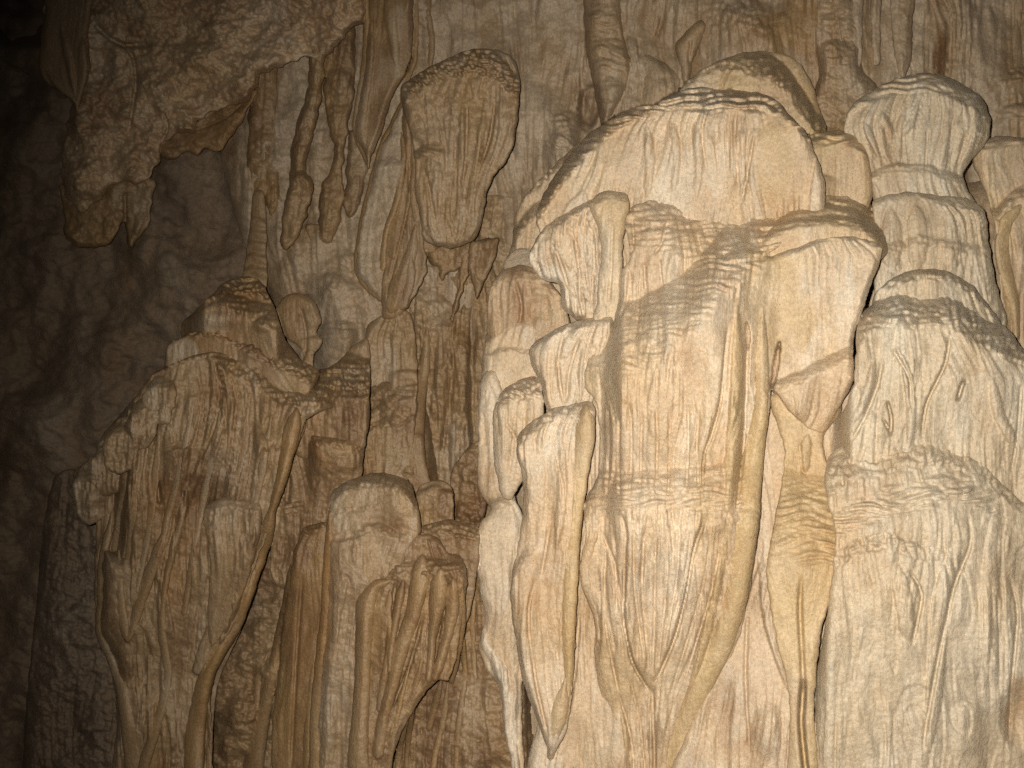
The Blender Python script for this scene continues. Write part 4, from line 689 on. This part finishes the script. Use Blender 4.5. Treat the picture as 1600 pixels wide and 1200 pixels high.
# ================================================================== the great curtain
t = thing('great_curtain', 'great cream and ochre flowstone curtain, the largest mass, with V-shaped folds', 'flowstone curtain', (1050, 1290, 200))
part(t, 'curtain', [(975, 335), (1000, 318), (1060, 304), (1120, 318), (1170, 326), (1215, 312), (1240, 330), (1220, 380), (1200, 400), (1240, 388), (1286, 372), (1340, 371), (1379, 389), (1359, 450), (1345, 495), (1333, 534), (1335, 576), (1331, 604), (1310, 639), (1287, 676), (1262, 668), (1232, 640), (1206, 606), (1202, 640), (1190, 720), (1187, 815), (1177, 881), (1166, 951), (1147, 1017), (1107, 1090), (1083, 1163), (1068, 1300), (968, 1300), (962, 1200), (945, 1116), (929, 1035), (931, 962), (910, 914), (905, 888), (916, 833), (911, 797), (916, 777), (932, 747), (937, 670), (929, 625), (914, 604), (918, 565), (950, 520), (964, 481), (966, 432), (984, 400)],
     z=214, roll=(14, 400), lump=9, rough=1, fl=(11, 20, .35), tint=(.28, .17, .42), back=110,
     feats=[('L', [(978, 405), (1010, 394), (1050, 402), (1100, 425), (1150, 440), (1220, 440)], 58, (88, 70), 900, 20, (0, 120)),
            ('L', [(970, 352), (1005, 330), (1040, 338), (1075, 360)], 20, 24, 300, 8, (0, 50)), ('G', [(988, 345), (990, 380), (984, 400)], 3, 12), ('G', [(1042, 345), (1034, 380), (1020, 398)], 3, 10),
            ('L', [(912, 608), (945, 606), (985, 602), (1020, 578), (1060, 545), (1100, 507), (1140, 463), (1180, 426), (1230, 399), (1286, 381), (1340, 378), (1384, 396)], 80, (120, 32), 1300, 15), ('L', [(908, 838), (940, 800), (975, 806), (1010, 800), (1060, 800), (1110, 806), (1190, 820)], 42, (52, 60), 900, 8, (0, 0), 0),
            ('L', [(1204, 623), (1240, 606), (1275, 588), (1310, 573), (1334, 566)], 22, 20, 300, 4),
            ('F', 1260, 500, 110, 130), ('F', 1110, 540, 60, 110), ('T', 1220, 480, 70, 90, (.75, .15, .05), .8), ('T', 1040, 900, 50, 150, (.3, .15, .6), .6),
            ('G', [(1138, 505), (1132, 560), (1126, 625), (1112, 680), (1100, 712), (1096, 790)], 3, 16), ('S', [(1138, 510), (1126, 625), (1100, 712), (1097, 793)], 10, 40, 1),
            ('G', [(1097, 793), (1100, 815), (1083, 863), (1070, 936), (1052, 1002), (1022, 1070)], 4.5, 22), ('S', [(1101, 800), (1083, 863), (1070, 936), (1052, 1002), (1024, 1066)], 18, 46, 1),
            ('G', [(968, 800), (978, 830), (976, 907), (975, 969), (989, 1035), (1018, 1085)], 4.5, 24), ('S', [(976, 815), (976, 907), (975, 969), (989, 1035), (1016, 1080)], 20, 46, -1), ('G', [(1020, 1070), (1021, 1130), (1024, 1200), (1026, 1280)], 4.5, 22), ('S', [(1019, 1080), (1021, 1140), (1024, 1280)], 7, 30, -1),
            ('R', [(1150, 450, 2), (1152, 500, 8), (1152, 590, 11), (1144, 720, 12), (1138, 800, 12)], 15, (.7, .15, .15)), ('O', 1168, 524, 4, 20, 22, -.06), ('G', [(1168, 530), (1166, 620), (1160, 720), (1150, 800)], 4, 20), ('O', 1212, 572, 4.5, 34, 60, .16),
            ('R', [(1140, 800, 6), (1128, 880, 7), (1110, 960, 8), (1090, 1050, 8), (1064, 1140, 8)], 7, (.7, .2, .1)), ('G', [(1120, 830), (1112, 920), (1085, 1010), (1050, 1090)], 4, 9), ('R', [(950, 620, 9), (952, 700, 9), (946, 770, 9)], 8), ('G', [(940, 830), (960, 880), (972, 950)], 4, 12), ('G', [(945, 900), (950, 960), (962, 1020)], 4, 10), ('R', [(938, 960, 12), (944, 1040, 13), (960, 1120, 15), (985, 1200, 16)], 7, (.55, .2, .2)), ('S', [(932, 880), (940, 940), (936, 1030)], 9, 26, -1),
            ('G', [(950, 632), (952, 700), (948, 776)], 2.6, 9), ('G', [(968, 647), (967, 700), (968, 776)], 2.6, 9), ('G', [(985, 632), (987, 700), (984, 773)], 2.6, 9), ('G', [(1003, 647), (1002, 700), (1000, 773)], 2.6, 9), ('G', [(1026, 637), (1027, 700), (1024, 770)], 2.6, 9), ('G', [(1046, 637), (1046, 700), (1044, 776)], 2.6, 9), ('G', [(1075, 632), (1076, 700), (1072, 773)], 2.6, 9), ('G', [(1092, 642), (1089, 700), (1092, 770)], 2.6, 9), ('G', [(990, 826), (992, 920), (1006, 1030)], 2.6, 10), ('G', [(1006, 820), (1004, 930), (1014, 1050)], 2.6, 10), ('G', [(1024, 818), (1024, 920), (1020, 1056)], 2.6, 10), ('G', [(1042, 816), (1042, 910), (1028, 1044)], 2.6, 10), ('G', [(1062, 818), (1058, 900), (1038, 1016)], 2.6, 10), ('G', [(1080, 828), (1072, 890), (1052, 970)], 2.6, 10), ('G', [(1112, 822), (1102, 900), (1080, 980), (1046, 1090)], 2.6, 10), ('G', [(1126, 826), (1118, 900), (1096, 980), (1064, 1080)], 2.6, 10), ('G', [(960, 830), (962, 900), (964, 960)], 2.6, 10), ('G', [(948, 850), (944, 930), (950, 1000), (966, 1080)], 2.6, 10), ('G', [(984, 1060), (1000, 1130), (1008, 1210)], 2.6, 10), ('G', [(965, 1080), (985, 1150), (995, 1240)], 2.6, 10), ('G', [(985, 420), (982, 460), (968, 500)], 4, 10), ('G', [(1006, 408), (1010, 460)], 3, 9), ('G', [(1030, 405), (1035, 450)], 3, 8), ('R', [(1060, 640, 9), (1062, 720, 9), (1060, 780, 8)], 5), ('R', [(1020, 640, 8), (1018, 720, 8), (1022, 780, 8)], 5)])
rib(t, 'rolled_edge', [(1192, 480, 6), (1190, 560, 11), (1190, 630, 12), (1176, 720, 17), (1167, 810, 20), (1158, 880, 19), (1146, 945, 19), (1125, 1010, 19), (1096, 1070, 19), (1074, 1130, 19), (1058, 1200, 20), (1050, 1300, 22)], 'ochre rolled right edge of the curtain', tint=(.85, .18, .03), ripple=.5, back=60, feats=[('L', [(1140, 822), (1168, 818), (1195, 824)], 8, 24, 60, 3)])
rib(t, 'thin_fold', [(922, 790, 6), (926, 840, 8), (914, 880, 8), (916, 912, 8), (932, 960, 6), (936, 1000, 4)], tint=(.3, .25, .35), fl=(3, 9, .8))
part(t, 'pink_sheet', [(1150, 640), (1215, 600), (1330, 590), (1335, 760), (1325, 900), (1310, 1060), (1310, 1300), (1030, 1300), (1080, 1130), (1130, 1000), (1170, 880), (1180, 760)], z=284, roll=(14, 400), lump=8, fl=(7, 22, .4), tint=(.12, .28, .5), back=60, lean=.03,
     feats=[('S', [(1185, 880), (1190, 960), (1210, 1030), (1232, 1085)], 16, 40, -1), ('R', [(1150, 1080, 8), (1148, 1180, 8), (1150, 1290, 8)], 5), ('G', [(1168, 960), (1165, 1060), (1172, 1180)], 4, 10), ('B', 1200, 1140, 26, 50, 14)])
part(t, 'tail', [(1205, 618), (1235, 600), (1300, 600), (1316, 640), (1288, 678), (1290, 715), (1312, 760), (1310, 833), (1306, 895), (1297, 940), (1283, 985), (1276, 1055), (1272, 1120), (1284, 1300), (1224, 1300), (1234, 1150), (1232, 1083), (1217, 1017), (1203, 943), (1197, 888), (1206, 833), (1220, 762), (1226, 712), (1219, 677), (1206, 640)], z=308, roll=(18, 400), lump=5, fl=(1.5, 24, .9), tint=(.75, .2, .05), back=80, label='ochre tail with a rippled ledge',
     feats=[('L', [(1195, 892), (1230, 886), (1260, 896), (1308, 900)], 52, 118, 900, 28, (0, 0), 0), ('B', 1258, 740, 36, 60, -12), ('R', [(1262, 680, 9), (1258, 710, 9), (1258, 735, 8)], 9), ('G', [(1250, 690), (1254, 735), (1262, 745)], 3, 8), ('G', [(1252, 900), (1250, 960), (1254, 1040), (1256, 1120)], 6, 16), ('G', [(1256, 1060), (1252, 1130), (1262, 1230)], 7, 40)])

# ================================================================== right-hand mound
t = thing('grey_cream_mound', 'greyish cream rounded mound with fluted skirt filling the lower right', 'flowstone mound', (1450, 1290, 120))
MD = dict(mat=M_PALE, tint=(.1, .2, .48), back=100)
part(t, 'shoulder', [(1368, 460), (1400, 432), (1440, 420), (1480, 424), (1520, 446), (1545, 478), (1570, 520), (1560, 600), (1400, 600), (1360, 520)], z=250, roll=(18, 400), lump=7, rough=2, fl=(6, 20, .4), **MD, feats=[('L', [(1376, 455), (1436, 440), (1480, 442), (1520, 462), (1550, 500)], 34, 22, 600, 14)])
part(t, 'dome', [(1336, 560), (1342, 500), (1356, 480), (1382, 463), (1422, 451), (1467, 454), (1520, 470), (1569, 508), (1602, 546), (1690, 600), (1690, 850), (1280, 850), (1284, 690), (1318, 640), (1334, 600)], z=278, roll=(20, 400), lump=6, rough=1, fl=(7, 22, .4), **MD,
     feats=[('L', [(1334, 552), (1360, 528), (1397, 514), (1436, 519), (1475, 512), (1510, 530), (1540, 550), (1568, 564), (1610, 586), (1690, 620)], 66, 46, 900, 16),
            ('G', [(1386, 625), (1391, 645), (1393, 660), (1390, 684)], 3.6, 30), ('G', [(1378, 652), (1385, 664), (1391, 676)], 3.4, 20), ('G', [(1508, 592), (1502, 606), (1496, 628)], 4.5, 34), ('G', [(1380, 555), (1372, 600), (1352, 650), (1330, 690)], 4, 13), ('G', [(1395, 545), (1420, 590), (1424, 640)], 4, 13), ('R', [(1400, 540, 7), (1416, 580, 8), (1424, 640, 8), (1420, 700, 7)], 9), ('R', [(1366, 560, 7), (1356, 610, 7), (1334, 660, 6)], 8), ('G', [(1485, 520), (1476, 570), (1448, 630), (1440, 680)], 4, 14), ('S', [(1485, 520), (1476, 570), (1448, 630), (1438, 690)], 8, 34, 1), ('R', [(1550, 590, 9), (1562, 650, 9), (1590, 700, 9)], 7), ('G', [(1596, 600), (1590, 680), (1580, 740)], 4, 12)])
part(t, 'fluted_skirt', [(1288, 760), (1296, 712), (1330, 692), (1380, 690), (1440, 684), (1490, 700), (1530, 722), (1572, 760), (1610, 790), (1690, 800), (1690, 1300), (1262, 1300), (1270, 1150), (1276, 1055), (1288, 980), (1300, 900), (1304, 830)], z=330, roll=(24, 400), lump=6, rough=1.5, fl=(6, 26, .2), **MD,
     feats=[('L', [(1296, 780), (1340, 760), (1400, 745), (1450, 735), (1500, 742), (1545, 762), (1590, 800), (1690, 850)], 34, 48, 900, 11, (0, 0), 2), ('L', [(1300, 850), (1350, 826), (1400, 812), (1450, 800), (1490, 786), (1540, 810), (1610, 850)], 15, 54, 900, 11, (0, 0), 0), ('L', [(1310, 890), (1350, 866), (1400, 866), (1460, 884), (1520, 890)], 9, 30, 900, 12),
            ('R', [(1400, 880, 14), (1410, 930, 14), (1420, 1000, 12)], 9), ('R', [(1490, 800, 14), (1496, 850, 14), (1470, 940, 14), (1462, 1060, 14), (1450, 1180, 12)], 9), ('G', [(1512, 800), (1516, 850), (1490, 920), (1470, 1010), (1455, 1090), (1440, 1180)], 5, 13), ('G', [(1420, 890), (1440, 930), (1425, 1010)], 4, 12), ('R', [(1560, 780, 16), (1550, 880, 14), (1545, 980, 14), (1556, 1080, 12)], 8), ('G', [(1578, 900), (1590, 960), (1580, 1080), (1576, 1160)], 4, 13), ('L', [(1480, 1120), (1510, 1108), (1550, 1125)], 8, 14, 200, 5), ('T', 1320, 980, 30, 200, (.3, .15, .35), .6), ('B', 1590, 1120, 30, 60, -20), ('T', 1590, 1100, 24, 60, (.3, .7, 0), .7)])
print('triangles', TRI[0])
